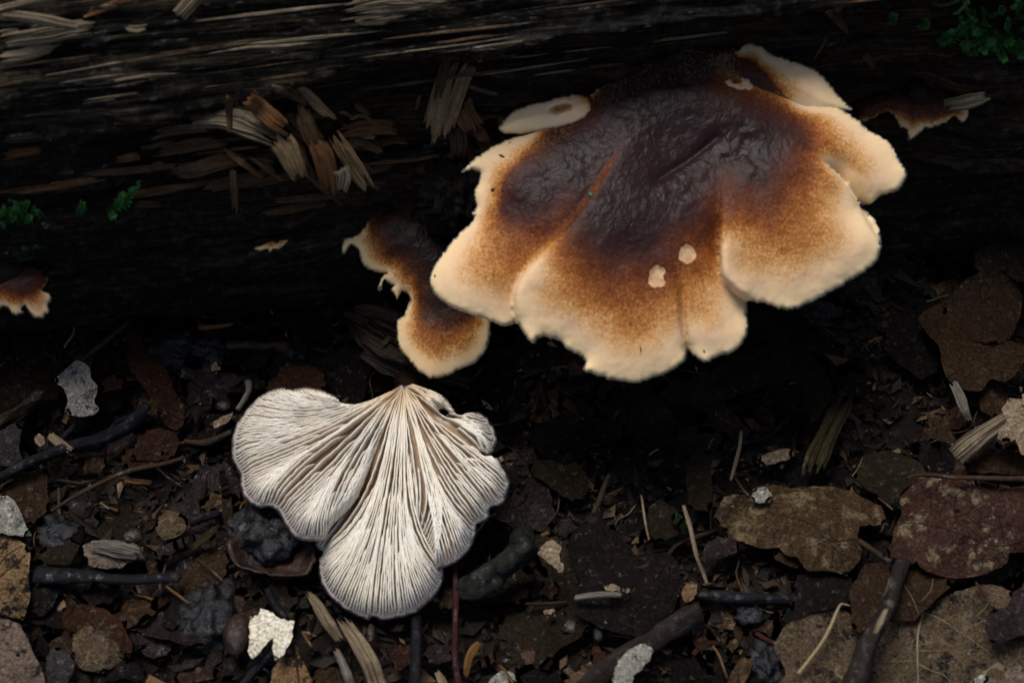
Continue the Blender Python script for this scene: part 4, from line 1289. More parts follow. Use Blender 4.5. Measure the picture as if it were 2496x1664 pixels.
moss('C', [((1800, 260), (1920, 170), .6), ((1760, 240), (1830, 230), .6), ((1990, 180), (1960, 310), .7), ((2060, 170), (2060, 350), .8), ((2110, 190), (2110, 290), .8), ((2160, 230), (2190, 400), .8), ((2220, 200), (2240, 290), .7), ((1900, 150), (1980, 140), .5), ((2300, 260), (2330, 380), .7), ((1640, 110), (1660, 150), .4), ((1420, 80), (1440, 110), .4), ((2040, 120), (2010, 220), .7)],
     'drooping green moss shoots hanging in the upper corner of the log', .21, 400)

r = np.random.default_rng(77)
for k in range(30):                                   # tangle of torn fibres round the broken place
    u, v = r.normal(720, 110), r.normal(330, 55)
    a = r.normal(.55, .45); ln = r.uniform(40, 150)
    p = [(u + ln * f * math.cos(a), v + ln * f * math.sin(a) + 12 * f * f) for f in (0, .5, 1)]
    w = r.uniform(6, 20)
    splint('splinter', 'S', p, (w * .5, w, w * .35), (m_splint_dim, m_splint_dim, m_splint_red, m_splint_grey)[k % 4], mode='log', dz=(r.uniform(.0, .4), r.uniform(.3, .7), r.uniform(.3, .9)), n=3, parent=log, seed=2000 + k, ragged=.3)
for k in range(22):
    u, v = r.normal(1170, 45), r.normal(370, 60)
    a = r.normal(1.3, .35); ln = r.uniform(40, 120)
    p = [(u + ln * f * math.cos(a), v + ln * f * math.sin(a)) for f in (0, .5, 1)]
    w = r.uniform(8, 22)
    splint('splinter', 'S', p, (w * .5, w, w * .35), (m_splint_dim, m_splint_red)[k % 2], mode='log', dz=(r.uniform(-.1, .2), .3, r.uniform(.2, .5)), n=3, parent=log, seed=2100 + k, ragged=.3)

r = np.random.default_rng(55)
for k in range(90):                                   # fine raised fibres of the weathered upper face
    u = r.uniform(-150, 1500); v = r.uniform(-40, 300) - .13 * u * .6
    if v < -60: continue
    ln = r.uniform(120, 520); sl = -.13 + r.normal(0, .018); w = r.uniform(3, 9)
    p = [(u + ln * f, v + ln * f * sl + r.normal(0, 1.5)) for f in (0, .33, .66, 1)]
    splint('splinter', 'S', p, (w * .2, w, w, w * .1), (m_strip, m_splint_grey, m_strip, m_splint_dim)[k % 4], mode='log', dz=(.12, r.uniform(.2, .34), r.uniform(.2, .34), .1), n=2, parent=log, seed=3000 + k, thick=.5, ragged=.2)

r = np.random.default_rng(66)
for k in range(70):                                   # broken brown slats low on the face of the log
    u, v = r.uniform(-120, 1100), r.uniform(300, 560)
    v -= .12 * u * .5
    ln = r.uniform(70, 300); sl = -.12 + r.normal(0, .04); w = r.uniform(8, 26)
    p = [(u + ln * f, v + ln * f * sl + r.normal(0, 2)) for f in (0, .33, .66, 1)]
    splint('splinter', 'S', p, (w * .5, w, w, w * .5), (m_splint_dim, m_strip, m_splint_red, m_strip, m_splint_dim)[k % 5], mode='log', dz=(.05, r.uniform(.1, .3), r.uniform(.1, .3), .05), n=4, parent=log, seed=4000 + k, thick=.35, ragged=.25)
def moss_patch(n, lo, hi, ln, label, seed):
    q = np.random.default_rng(seed)
    a = q.uniform(lo, hi, (n, 2)); b_ = a + q.normal(0, ln, (n, 2)) + [0, ln * .4]
    pa, pb = on_log(a, .08), on_log(b_, q.uniform(.25, .6, n))
    root = empty('moss_tuft', pa.mean(0)); tag(root, label, 'moss')
    for i in range(n): moss_shoot(pa[i], pb[i], q.uniform(.08, .15), seed + i, root)
moss_patch(26, (-20, 470), (120, 590), 22, 'dark mossy fringe above the little brown mushroom', 500)
moss_patch(24, (2330, -10), (2500, 110), 24, 'thick mossy patch behind the drooping shoots', 600)

# ------------------------------------------------------------------ litter materials
M = {}
M['tan'] = leaf_mat('tan_mottled_leaf', (.16, .085, .035), (.30, .20, .10), (.02, .014, .010), .56, 330, (.07, .035, .015), .5, 160, .5, tone=0.58)
M['pinktan'] = leaf_mat('greyish_pink_leaf', (.17, .12, .085), (.26, .19, .14), (.03, .02, .015), .6, 300, (.09, .05, .03), .4, 170, .45, tone=0.5)
M['brown'] = leaf_mat('brown_leaf', (.055, .028, .014), (.11, .058, .028), (.17, .12, .065), .67, 260, (.04, .02, .01), .5, 200, .42)
M['redbrown'] = leaf_mat('red_brown_leaf', (.055, .022, .012), (.10, .042, .02), (.25, .24, .2), .76, 500, (.03, .012, .008), .5, 220, .45)
M['maroon'] = leaf_mat('maroon_spotted_leaf', (.048, .02, .014), (.10, .045, .028), (.27, .21, .12), .58, 210, (.03, .012, .01), .7, 170, .36, tone=0.46)
M['dark'] = leaf_mat('wet_black_leaf', (.010, .007, .007), (.03, .018, .016), None, vein=(.012, .006, .005), vein_amt=.7, vscale=180, rough=.5)
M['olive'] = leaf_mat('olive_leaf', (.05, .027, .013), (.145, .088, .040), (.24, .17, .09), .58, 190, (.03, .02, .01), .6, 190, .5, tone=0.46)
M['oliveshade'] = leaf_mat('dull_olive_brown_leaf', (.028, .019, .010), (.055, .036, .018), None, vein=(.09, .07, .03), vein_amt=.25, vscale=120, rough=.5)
M['skeleton'] = leaf_mat('skeleton_leaf', (.075, .045, .025), (.17, .115, .065), (.014, .011, .012), .57, 240, (.42, .34, .20), .9, 150, .42, tone=0.5)
M['silver'] = leaf_mat('silvery_wet_leaf', (.05, .04, .038), (.12, .10, .10), (.03, .02, .018), .6, 300, (.04, .03, .03), .6, 260, .28, spec=.7)
M['lichenleaf'] = leaf_mat('pale_grey_leaf', (.22, .20, .16), (.42, .40, .34), (.06, .055, .05), .58, 500, None, 0, 200, .7, .0006, tone=.62)
M['purple'] = leaf_mat('purplish_leaf', (.035, .022, .022), (.085, .055, .05), None, vein=(.02, .012, .012), vein_amt=.6, vscale=240, rough=.35, spec=.6)
M['flake'] = leaf_mat('crumbling_tan_flake', (.22, .15, .09), (.40, .30, .20), (.08, .045, .025), .6, 400, None, 0, 200, .7, .0008, tone=.62)
M['white'] = leaf_mat('white_chip', (.62, .52, .35), (.80, .74, .60), (.38, .25, .12), .66, 420, None, 0, 200, .75, .0010, grain=260, tone=.95)
W = {}
W['black'] = wood_mat('wet_black_twig', (.006, .006, .008), (.022, .02, .024), (.05, .035, .025), rough=.42, patch=.66, across=9, spec=.22)
W['brown'] = wood_mat('brown_twig', (.035, .02, .012), (.09, .055, .032), (.20, .14, .085), rough=.5, patch=.62, across=9)
W['red'] = wood_mat('dark_red_stem', (.035, .010, .009), (.075, .022, .018), (.02, .01, .01), rough=.4, patch=.6, across=9)
W['pale'] = wood_mat('pale_wood_sliver', (.20, .14, .085), (.42, .32, .20), (.10, .06, .03), rough=.6, patch=.6)
W['grey'] = wood_mat('weathered_grey_wood', (.14, .115, .09), (.34, .29, .23), (.06, .04, .03), rough=.6, patch=.6)
W['olive'] = wood_mat('olive_brown_wood', (.03, .021, .009), (.085, .064, .028), (.03, .02, .01), rough=.55, patch=.58)
W['orange'] = wood_mat('orange_wood', (.12, .055, .018), (.30, .15, .05), (.06, .03, .01), rough=.55, patch=.6)
W['straw'] = wood_mat('straw_petiole', (.32, .24, .11), (.50, .40, .22), (.25, .15, .05), rough=.45, patch=.7)
W['mossy'] = wood_mat('mossy_grey_stub', (.010, .010, .008), (.036, .036, .029), (.10, .09, .05), rough=.75, patch=.60, across=6, bumpd=.0012)
W['lichen'] = wood_mat('lichened_stick', (.02, .015, .013), (.05, .036, .028), (.30, .28, .18), rough=.55, patch=.66, across=7, bumpd=.001)
W['striped'] = wood_mat('striped_stick', (.05, .028, .014), (.36, .27, .17), None, rough=.5, across=14, along=.5)
W['chunk'] = wood_mat('crumbling_dark_wood', (.022, .014, .010), (.085, .055, .038), (.012, .009, .008), rough=.6, patch=.56, across=16)

# ------------------------------------------------------------------ traced leaves: lower left
L = leaf
L('G', [(-60, 540), (40, 570), (130, 600), (205, 650), (208, 730), (192, 850), (205, 980), (180, 1090), (155, 1145), (80, 1120), (-60, 1080)], M['tan'], 'tan mottled leaf with a curved dark rib under the black forked stalk', .75, .15, -.15, veins=(([(-30, 870), (30, 820), (90, 770), (170, 700)], 14), ([(-20, 780), (60, 690), (160, 635)], 12)), vmat=W['red'])
L('G', [(-60, 290), (50, 300), (100, 340), (140, 420), (180, 500), (215, 570), (150, 570), (60, 560), (-60, 530)], M['lichenleaf'], 'pale fraying leaf edge overlapping the tan mottled leaf', .85, .12, jagamp=6)
L('G', [(-60, 1110), (60, 1140), (130, 1165), (180, 1250), (220, 1360), (280, 1470), (340, 1660), (-60, 1660)], M['pinktan'], 'greyish pink leaf with dark blotches in the lower corner', .8, .15, -.1, holes=([(105, 1375), (125, 1365), (140, 1380), (120, 1395)],))
L('G', [(-30, 210), (120, 170), (240, 125), (320, 120), (318, 220), (330, 330), (345, 385), (260, 450), (205, 515), (150, 440), (90, 330), (30, 290)], M['brown'], 'brown leaf below the long black stick', .45, .14, .05, veins=(([(240, 150), (230, 300), (225, 470)], 12),), vmat=W['red'])
L('G', [(200, 930), (300, 880), (420, 890), (400, 960), (360, 1050), (290, 1110), (220, 1120), (190, 1060)], M['dark'], 'dark leaf remnant with yellow flecks below the black forked stalk', .4, .1)
L('G', [(310, 1400), (340, 1350), (400, 1315), (440, 1360), (505, 1385), (495, 1480), (450, 1600), (320, 1600)], M['silver'], 'silvery wet leaf scrap among dark litter', .5, .12, -.12)
L('G', [(260, 640), (330, 650), (430, 630), (520, 560), (560, 510), (575, 590), (520, 680), (470, 760), (340, 760), (270, 720)], M['oliveshade'], 'curled olive leaf rim above the black forked stalk', .55, .12, .25, jagamp=6)
L('G', [(1000, 700), (1080, 650), (1220, 590), (1350, 560), (1490, 560), (1400, 630), (1260, 640), (1200, 660), (1130, 735), (1060, 710)], M['purple'], 'purplish leaf sliver crossed by a greenish splinter', .5, .1, .08)
L('G', [(1050, 480), (1120, 400), (1250, 420), (1290, 480), (1240, 560), (1120, 600), (1060, 560)], M['skeleton'], 'small brown skeleton leaf piece with lacy veins', .42, .08)
L('G', [(1250, 830), (1320, 740), (1430, 640), (1520, 680), (1560, 780), (1500, 880), (1380, 960), (1250, 1010), (1200, 900)], M['brown'], 'dark brown leaf between the black stalk and the acorn', .35, .12)
L('G', [(1480, 130), (1500, 300), (1520, 480), (1560, 640), (1640, 640), (1600, 480), (1560, 300), (1520, 130)], M['oliveshade'], 'narrow olive leaf edge standing beside the acorn', .5, .1, .1)
L('G', [(1830, 1640), (1840, 1480), (1900, 1390), (1975, 1280), (2030, 1380), (2080, 1470), (2150, 1640)], M['tan'], 'tan leaf with a bright red midrib under the white chip', .55, .1, -.1, veins=(([(1990, 1300), (2010, 1450), (2040, 1640)], 34),), vmat=W['red'])
L('G', [(420, 1060), (560, 1030), (700, 1060), (820, 1150), (900, 1330), (880, 1400), (700, 1300), (560, 1250), (430, 1180)], M['redbrown'], 'reddish brown leaf lying below the black forked stalk', .32, .12, veins=(([(480, 990), (560, 1090), (640, 1170), (760, 1330)], 12),), vmat=W['brown'])
L('G', [(500, 1240), (600, 1170), (700, 1220), (880, 1360), (820, 1420), (700, 1500), (560, 1480), (480, 1380)], M['skeleton'], 'dark lacy leaf fragment with pale vein threads', .42, .12, vmat=W['straw'])
L('G', [(630, 1480), (760, 1440), (880, 1400), (1000, 1500), (960, 1640), (640, 1640)], M['dark'], 'black wet leaf by the bottom litter crumbs', .35, .15)
L('G', [(1180, 1500), (1350, 1480), (1480, 1460), (1500, 1520), (1300, 1570), (1180, 1570)], M['brown'], 'folded brown leaf strip under the round seed', .4, .1, .1)
L('G', [(480, 50), (620, 20), (730, 60), (720, 130), (640, 150), (540, 110)], M['brown'], 'small orange brown leaf scrap behind the thin diagonal twig', .4, .1, .1)
L('G', [(820, -10), (960, -30), (1150, 0), (1100, 60), (960, 110), (840, 120)], M['redbrown'], 'brown leaf above the thin diagonal twig', .35, .12)
# middle left
L('D', [(370, 1060), (440, 990), (520, 930), (600, 980), (612, 1050), (652, 1110), (632, 1200), (660, 1250), (640, 1290), (560, 1312), (470, 1300), (445, 1280), (452, 1200), (430, 1120)], M['lichenleaf'], 'bright grey leaf scrap coated with pale crust', 1.1, .12, -.1, tilt=(0, .10))
L('D', [(-60, 1640), (-60, 1420), (20, 1390), (110, 1340), (175, 1330), (130, 1440), (130, 1530), (150, 1640)], M['silver'], 'curved silvery leaf with a raised edge by the left log end', .9, .15, -.2)
L('D', [(-60, 1360), (20, 1280), (120, 1230), (240, 1130), (292, 1135), (240, 1200), (130, 1250), (30, 1330), (-40, 1440)], M['pinktan'], 'pale curled leaf rim rising over the silvery leaf', .8, .12, .1)
L('D', [(-60, 1120), (100, 1090), (250, 1090), (370, 1040), (430, 1120), (420, 1180), (300, 1210), (200, 1290), (60, 1370), (-60, 1330)], M['oliveshade'], 'dull brown leaf behind the bright grey scrap', .5, .12)
L('D', [(860, 760), (920, 720), (980, 860), (1080, 950), (1140, 1050), (1180, 1160), (1230, 1230), (1235, 1350), (1190, 1395), (1100, 1350), (1010, 1180), (920, 1060), (850, 940)], M['redbrown'], 'long red brown leaf dotted with white specks', .7, .12, -.12)
L('D', [(870, 1600), (950, 1400), (1070, 1385), (1180, 1410), (1205, 1480), (1160, 1600)], M['redbrown'], 'square red brown leaf below the speckled long leaf', .45, .08, jagamp=3, round_=False)
L('D', [(1720, 1090), (1800, 1070), (1870, 1040), (1885, 940), (2000, 960), (2110, 970), (2200, 1050), (2180, 1130), (2050, 1170), (1850, 1150)], M['redbrown'], 'reddish leaf tucked behind the gilled mushroom', .5, .12)
L('D', [(890, 1220), (940, 1190), (1020, 1190), (1060, 1230), (1050, 1290), (1000, 1300), (950, 1250)], M['brown'], 'rounded pinkish brown scrap on the tip of the black stick', .85, .06, -.1)
L('D', [(700, 1060), (800, 1010), (860, 1050), (850, 1110), (700, 1150), (660, 1120)], M['brown'], 'small dark leaf scrap beside the bright grey scrap', .55, .08)
L('D', [(1260, 1460), (1400, 1400), (1560, 1350), (1560, 1440), (1400, 1520), (1250, 1560)], M['dark'], 'glossy black leaf beside the rim of the gilled mushroom', .3, .1)
# under and beside the big cap
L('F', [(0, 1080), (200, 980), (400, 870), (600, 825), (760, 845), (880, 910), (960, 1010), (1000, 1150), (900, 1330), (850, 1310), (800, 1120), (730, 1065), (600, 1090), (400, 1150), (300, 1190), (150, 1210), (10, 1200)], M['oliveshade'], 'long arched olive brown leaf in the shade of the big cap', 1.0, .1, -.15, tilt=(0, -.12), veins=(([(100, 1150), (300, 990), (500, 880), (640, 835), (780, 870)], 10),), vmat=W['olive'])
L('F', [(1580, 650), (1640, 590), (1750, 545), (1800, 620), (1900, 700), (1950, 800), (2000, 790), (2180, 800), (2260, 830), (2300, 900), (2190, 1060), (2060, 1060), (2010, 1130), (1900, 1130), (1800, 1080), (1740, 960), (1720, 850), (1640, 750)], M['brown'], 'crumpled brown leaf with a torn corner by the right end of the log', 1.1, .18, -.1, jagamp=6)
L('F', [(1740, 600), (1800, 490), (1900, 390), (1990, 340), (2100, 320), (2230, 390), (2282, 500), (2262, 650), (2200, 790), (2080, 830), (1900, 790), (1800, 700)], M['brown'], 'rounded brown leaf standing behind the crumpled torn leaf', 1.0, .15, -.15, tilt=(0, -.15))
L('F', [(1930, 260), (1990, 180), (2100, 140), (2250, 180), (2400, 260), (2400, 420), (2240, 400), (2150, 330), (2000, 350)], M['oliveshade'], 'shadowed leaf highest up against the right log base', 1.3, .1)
L('F', [(1340, 760), (1420, 640), (1560, 560), (1620, 640), (1700, 780), (1720, 900), (1740, 1000), (1600, 1060), (1450, 960), (1360, 860)], M['dark'], 'blackish leaf in deep shade left of the crumpled torn leaf', .5, .15)
L('F', [(2110, 1450), (2160, 1310), (2140, 1260), (2190, 1180), (2280, 1190), (2260, 1110), (2450, 1090), (2450, 1600), (2270, 1560), (2230, 1460), (2170, 1485)], M['flake'], 'pale crumbling tan leaf flake at the end of the striped stick', 1.5, .12, -.1, jagamp=6)
L('F', [(1990, 1100), (2100, 1080), (2180, 1150), (2180, 1250), (2100, 1320), (2000, 1260)], M['brown'], 'small brown leaf between the torn leaf and the tan flake', .5, .12)
L('F', [(1790, 1260), (1850, 1220), (1900, 1300), (1900, 1400), (1830, 1420), (1795, 1350)], M['redbrown'], 'reddish scrap beneath the white sliver', .35, .08)
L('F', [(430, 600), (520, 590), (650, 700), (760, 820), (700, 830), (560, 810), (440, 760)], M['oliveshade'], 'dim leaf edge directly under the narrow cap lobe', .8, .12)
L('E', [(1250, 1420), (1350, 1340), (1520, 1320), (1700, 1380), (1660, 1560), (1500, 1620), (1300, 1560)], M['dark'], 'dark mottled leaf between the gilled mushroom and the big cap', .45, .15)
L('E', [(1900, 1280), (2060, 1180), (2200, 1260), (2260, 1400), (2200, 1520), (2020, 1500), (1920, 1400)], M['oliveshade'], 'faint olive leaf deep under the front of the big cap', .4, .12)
# lower right
L('I', [(1460, 290), (1530, 190), (1700, 178), (1840, 185), (2000, 190), (2120, 215), (2250, 240), (2420, 260), (2420, 690), (2290, 680), (2210, 690), (2195, 750), (2080, 820), (1900, 858), (1740, 840), (1610, 785), (1585, 735), (1565, 762), (1460, 725), (1350, 695), (1412, 630), (1430, 520), (1480, 420)], M['maroon'], 'large maroon leaf blotched with tan spots', 1.05, .2, -.15, tilt=(0, -.03), jagamp=5, step=11,
  veins=(([(2400, 560), (2150, 640), (1900, 560), (1700, 500), (1480, 480)], 12), ([(1900, 560), (1820, 700), (1790, 800)], 9), ([(2080, 610), (1990, 480), (1900, 420)], 9)), vmat=W['red'], holes=([(1830, 395), (1865, 385), (1885, 405), (1850, 418)], [(2000, 222), (2050, 212), (2110, 235), (2130, 262), (2060, 250)]))
L('I', [(210, 440), (280, 310), (350, 285), (450, 300), (500, 235), (640, 225), (760, 250), (900, 232), (1100, 250), (1200, 300), (1345, 370), (1400, 500), (1290, 500), (1200, 510), (1180, 570), (1215, 670), (1190, 750), (1110, 838), (1030, 812), (840, 805), (780, 722), (700, 690), (650, 650), (520, 655), (400, 610), (285, 580), (315, 520), (220, 490)], M['olive'], 'big olive tan oak leaf with ragged lobes', .95, .16, -.12, jagamp=4, round_=False, step=11,
  veins=(([(1180, 590), (1000, 600), (880, 500), (720, 440), (560, 410)], 11), ([(1000, 600), (1080, 660), (1100, 800)], 8), ([(880, 500), (800, 460), (700, 520), (560, 560)], 8), ([(1000, 590), (880, 640), (720, 660)], 8)), vmat=W['olive'])
L('I', [(1130, 930), (1200, 830), (1240, 760), (1350, 745), (1430, 830), (1370, 960), (1320, 1080), (1250, 1200), (1200, 1222), (1150, 1190)], M['brown'], 'orange brown leaf tongue beside the dark slanting stick', .85, .1, -.1, veins=(([(1330, 780), (1280, 950), (1210, 1180)], 9),), vmat=W['brown'])
L('I', [(1440, 930), (1540, 800), (1640, 790), (1850, 880), (1700, 1020), (1570, 1140), (1390, 1150)], M['brown'], 'brown leaf triangle under the maroon leaf', .65, .1, veins=(([(1500, 900), (1560, 1000), (1600, 1100)], 8), ([(1700, 850), (1680, 940), (1620, 1010)], 8)), vmat=W['straw'])
L('I', [(620, 1330), (660, 1230), (720, 1160), (900, 1080), (1080, 1060), (1180, 1180), (1250, 1230), (1400, 1150), (1560, 1130), (1700, 1020), (1850, 950), (2080, 900), (2240, 960), (2180, 1080), (2200, 1260), (2420, 1330), (2420, 1700), (640, 1700), (700, 1500)], M['skeleton'], 'large pale veined skeleton leaf spread across the lower corner', .45, .12, step=13,
  veins=(([(1630, 1090), (1600, 1200), (1590, 1330), (1600, 1660)], 26), ([(1630, 1090), (1740, 1130), (1860, 1210), (1980, 1290), (2100, 1380)], 12), ([(1600, 1440), (1700, 1490), (1780, 1520), (1850, 1620)], 12), ([(1590, 1350), (1700, 1350), (1810, 1345)], 9), ([(1590, 1420), (1450, 1420), (1320, 1418)], 8)), vmat=W['straw'])
L('I', [(2045, 1140), (2100, 1065), (2200, 1050), (2260, 940), (2420, 830), (2420, 1240), (2270, 1245), (2180, 1280), (2090, 1300), (2050, 1220)], M['purple'], 'rounded grey purple oak leaf lobe resting on the skeleton leaf', 1.0, .12, -.25)
L('I', [(2120, 1660), (2190, 1490), (2313, 1425), (2420, 1400), (2420, 1700)], M['pinktan'], 'pinkish leaf edge in the extreme lower corner', .95, .1, -.1)
L('I', [(740, 850), (830, 835), (980, 815), (1150, 820), (1145, 920), (1145, 1040), (1000, 1060), (880, 1090), (780, 1130), (715, 1200), (665, 1080), (735, 1050), (705, 1020), (805, 1000), (760, 900)], M['dark'], 'dark maroon leaf with a toothed edge', .6, .1, round_=False, jagamp=3, veins=(([(1130, 850), (950, 960), (820, 1040), (730, 1170)], 9),), vmat=W['red'])
L('I', [(135, 680), (200, 570), (320, 590), (480, 650), (380, 670), (270, 715), (150, 725)], M['purple'], 'purplish leaf corner showing below the olive oak leaf', .6, .08)
L('I', [(610, 680), (700, 680), (790, 720), (810, 800), (700, 770), (630, 735)], M['brown'], 'brown leaf bit caught under the olive oak leaf', .6, .06)
L('I', [(10, 40), (190, -20), (195, 200), (205, 400), (40, 390), (20, 200)], M['oliveshade'], 'grey brown strip of leaf standing by the thin tan twig', .7, .1, .1)
L('I', [(1150, 160), (1230, 20), (1400, -10), (1560, 50), (1680, 120), (1600, 190), (1480, 280), (1440, 380), (1330, 300), (1240, 260)], M['oliveshade'], 'fibrous brown leaf above the olive oak leaf', .75, .12, veins=(([(1150, 165), (1190, 110), (1220, 40)], 8),), vmat=W['straw'])
L('I', [(500, 40), (560, 10), (700, -20), (790, 0), (720, 50), (620, 80), (530, 102)], M['flake'], 'small tan wood flake near the olive strip', .6, .08, jagamp=4)
L('I', [(460, 330), (475, 250), (560, 235), (605, 290), (590, 340), (520, 345)], M['lichenleaf'], 'whitish crust patch on the olive oak leaf', 1.04, .02, jagamp=4)
L('I', [(1880, 10), (2060, -30), (2250, 0), (2420, 40), (2420, 160), (2200, 150), (2000, 140), (1900, 100)], M['brown'], 'brown lacy leaf under the striped stick', .6, .12)
L('I', [(1950, 1560), (2020, 1510), (2090, 1510), (2060, 1570), (1980, 1600)], M['lichenleaf'], 'small whitish flake on the skeleton leaf', .95, .03)
L('I', [(260, 1270), (330, 1240), (410, 1310), (395, 1370), (360, 1395), (320, 1340)], M['olive'], 'olive crumb of leaf beside the black lump', .5, .06, -.1)
L('I', [(120, 1350), (200, 1320), (320, 1380), (330, 1450), (220, 1430), (140, 1400)], M['silver'], 'grey leaf chip beside a pale curved twig', .4, .05)
L('I', [(300, 1560), (370, 1420), (460, 1360), (480, 1440), (420, 1560), (380, 1640), (300, 1640)], M['olive'], 'upright olive bract at the bottom litter', .55, .08, .1)
# centre bottom
L('H', [(1530, 560), (1620, 500), (1700, 480), (1850, 500), (1900, 600), (2000, 700), (2200, 680), (2290, 760), (2300, 950), (2250, 1080), (2120, 1170), (2090, 1200), (2020, 1255), (1900, 1235), (1780, 1200), (1600, 1110), (1560, 1000), (1620, 880), (1540, 720)], M['dark'], 'broad black wet oak leaf with a torn edge', .55, .14, round_=False, jagamp=4, veins=(([(1500, 720), (1750, 715), (2000, 720), (2200, 690)], 8),), vmat=W['red'])
L('H', [(1260, 100), (1330, 30), (1500, -10), (1660, 140), (1680, 260), (1600, 350), (1500, 300), (1330, 180)], M['oliveshade'], 'mottled dark leaf under the open shade of the big cap', .5, .12, jagamp=5)
L('H', [(1340, 900), (1400, 870), (1470, 890), (1460, 990), (1380, 1010), (1345, 970)], M['redbrown'], 'tiny rust red leaf square near the mossy stub', .35, .04)
L('H', [(550, 1330), (640, 1300), (760, 1360), (740, 1420), (640, 1440), (560, 1420)], M['purple'], 'violet brown leaf scrap between the two upright stems', .45, .08)
L('H', [(640, 1060), (700, 930), (760, 880), (800, 960), (780, 1040), (700, 1090)], M['brown'], 'brown leaf flap behind the dark red stem', .4, .08)
L('H', [(960, 1640), (1000, 1540), (1080, 1480), (1160, 1500), (1230, 1640)], M['lichenleaf'], 'pale mottled flake at the bottom edge beside a thin twig', .5, .06)
L('H', [(330, 1450), (380, 1330), (460, 1310), (520, 1360), (480, 1440), (400, 1480)], M['redbrown'], 'orange brown shiny scrap beside the blue black stem', .45, .08, -.15)
L('H', [(1680, 1400), (1720, 1290), (1790, 1320), (1790, 1420), (1730, 1480)], M['redbrown'], 'rusty wet scrap above the lichened stick', .4, .06, -.1)
L('H', [(870, 1480), (940, 1400), (1080, 1340), (1110, 1370), (1020, 1440), (920, 1480)], M['brown'], 'shadowed brown leaf beside the curled orange strip', .35, .06)
L('H', [(2080, 380), (2150, 320), (2260, 380), (2300, 470), (2280, 560), (2160, 620), (2060, 560)], M['oliveshade'], 'brown fuzzy leaf beside the thin upright twig', .55, .1, jagamp=6)
m_leaf_green = leaf_mat('fresh_green_leaf', (.008, .035, .006), (.015, .06, .01), rough=.4)
L('H', [(2230, 440), (2270, 410), (2313, 440), (2345, 500), (2340, 570), (2290, 530)], m_leaf_green, 'tiny fresh green leaf between the dark leaves', .75, .04)
L('I', [(1405, 350), (1440, 345), (1500, 375), (1470, 385)], m_leaf_green, 'sliver of green leaf tucked beside the maroon leaf', 1.1, .02, step=7, jagamp=1)

# ------------------------------------------------------------------ chips, nuts and lumps
L('G', [(1690, 1112), (1755, 1105), (1768, 1065), (1820, 1065), (1845, 1100), (1905, 1135), (1990, 1150), (1978, 1230), (1970, 1310), (1920, 1380), (1862, 1412), (1848, 1350), (1850, 1258), (1800, 1305), (1752, 1360), (1702, 1405), (1684, 1350), (1692, 1250)], M['white'], 'bright white crumbling wood chip on dark litter', 1.05, .08, -.05, jagamp=4, jagsc=9, thick=.22, name='wood_chip', cat='wood chip', step=6, round_=False)
m_nut, nt, b = new_mat('dark_nutshell'); N = NT(nt); v = N.obj()
nt.links.new(N.ramp(N.noise(v, 200, 5, .65), [(.35, (.006, .004, .003)), (.6, (.024, .010, .005)), (.78, (.09, .038, .013))]), b.inputs['Base Color'])
nt.links.new(N.ramp(N.noise(v, 500, 3), [(.35, .35), (.65, .65)]), b.inputs['Roughness'])
b.inputs['Specular IOR Level'].default_value = .3
nt.links.new(N.bump(N.noise(v, 600, 5), .7, .0008), b.inputs['Normal'])
m_black, nt, b = new_mat('black_rotten_lump'); N = NT(nt); v = N.obj()
nt.links.new(N.ramp(N.noise(v, 250, 5, .65), [(.4, (.003, .003, .004)), (.7, (.012, .010, .010))]), b.inputs['Base Color'])
nt.links.new(N.ramp(N.noise(v, 500, 3), [(.35, .35), (.65, .75)]), b.inputs['Roughness'])
b.inputs['Specular IOR Level'].default_value = .3
nt.links.new(N.bump(N.noise(v, 500, 5), .9, .0012), b.inputs['Normal'])
def bowl(c, ctr, ax, ay, dep, ang, mat, name, label, cat, dz, fill=None):
    """shallow half shell, open upwards, with a thick rim"""
    P0 = on_ground(px(c, [ctr]), dz)[0]
    s = px2cm(P0[None])[0] * CROPS[c][2]
    V, F = [], []
    nr, na = 10, 40
    for lay, off in ((0, 0.0), (1, .07)):
        for i in range(nr + 1):
            f = i / nr
            for j in range(na):
                a = 2 * math.pi * j / na
                rr = f * (1 + .22 * float(vn(math.cos(a) * 1.5, math.sin(a) * 1.5, 0, 4)) + .05 * float(vn(math.cos(a) * 6, math.sin(a) * 6, 0, 5)))
                x, y = math.cos(a) * ax * s * rr, math.sin(a) * ay * s * rr
                x, y = x * math.cos(ang) - y * math.sin(ang), x * math.sin(ang) + y * math.cos(ang)
                z = -dep * math.sqrt(max(0, 1 - (f * .98) ** 2)) - (off if lay else 0) * (1 - .3 * f) + f * f * .16 * float(vn(math.cos(a) * 2 + 7, math.sin(a) * 2, 0, 6))
                V.append(P0 + [x * (1 + .04 * lay), y * (1 + .04 * lay), z + dep * .7])
    n1 = (nr + 1) * na
    for lay in (0, 1):
        for i in range(nr):
            for j in range(na):
                q = [lay * n1 + i * na + j, lay * n1 + i * na + (j + 1) % na, lay * n1 + (i + 1) * na + (j + 1) % na, lay * n1 + (i + 1) * na + j]
                F.append(tuple(q if lay == 0 else q[::-1]))
    for j in range(na):
        F.append((nr * na + j, nr * na + (j + 1) % na, n1 + nr * na + (j + 1) % na, n1 + nr * na + j))
    o = mk(name, np.array(V), F, mat)
    return tag(o, label, cat)
bowl('G', (1870, 700), 300, 235, .45, -.45, m_nut, 'acorn_shell', 'half acorn shell with an orange brown rim and black rotten filling', 'acorn', .55)
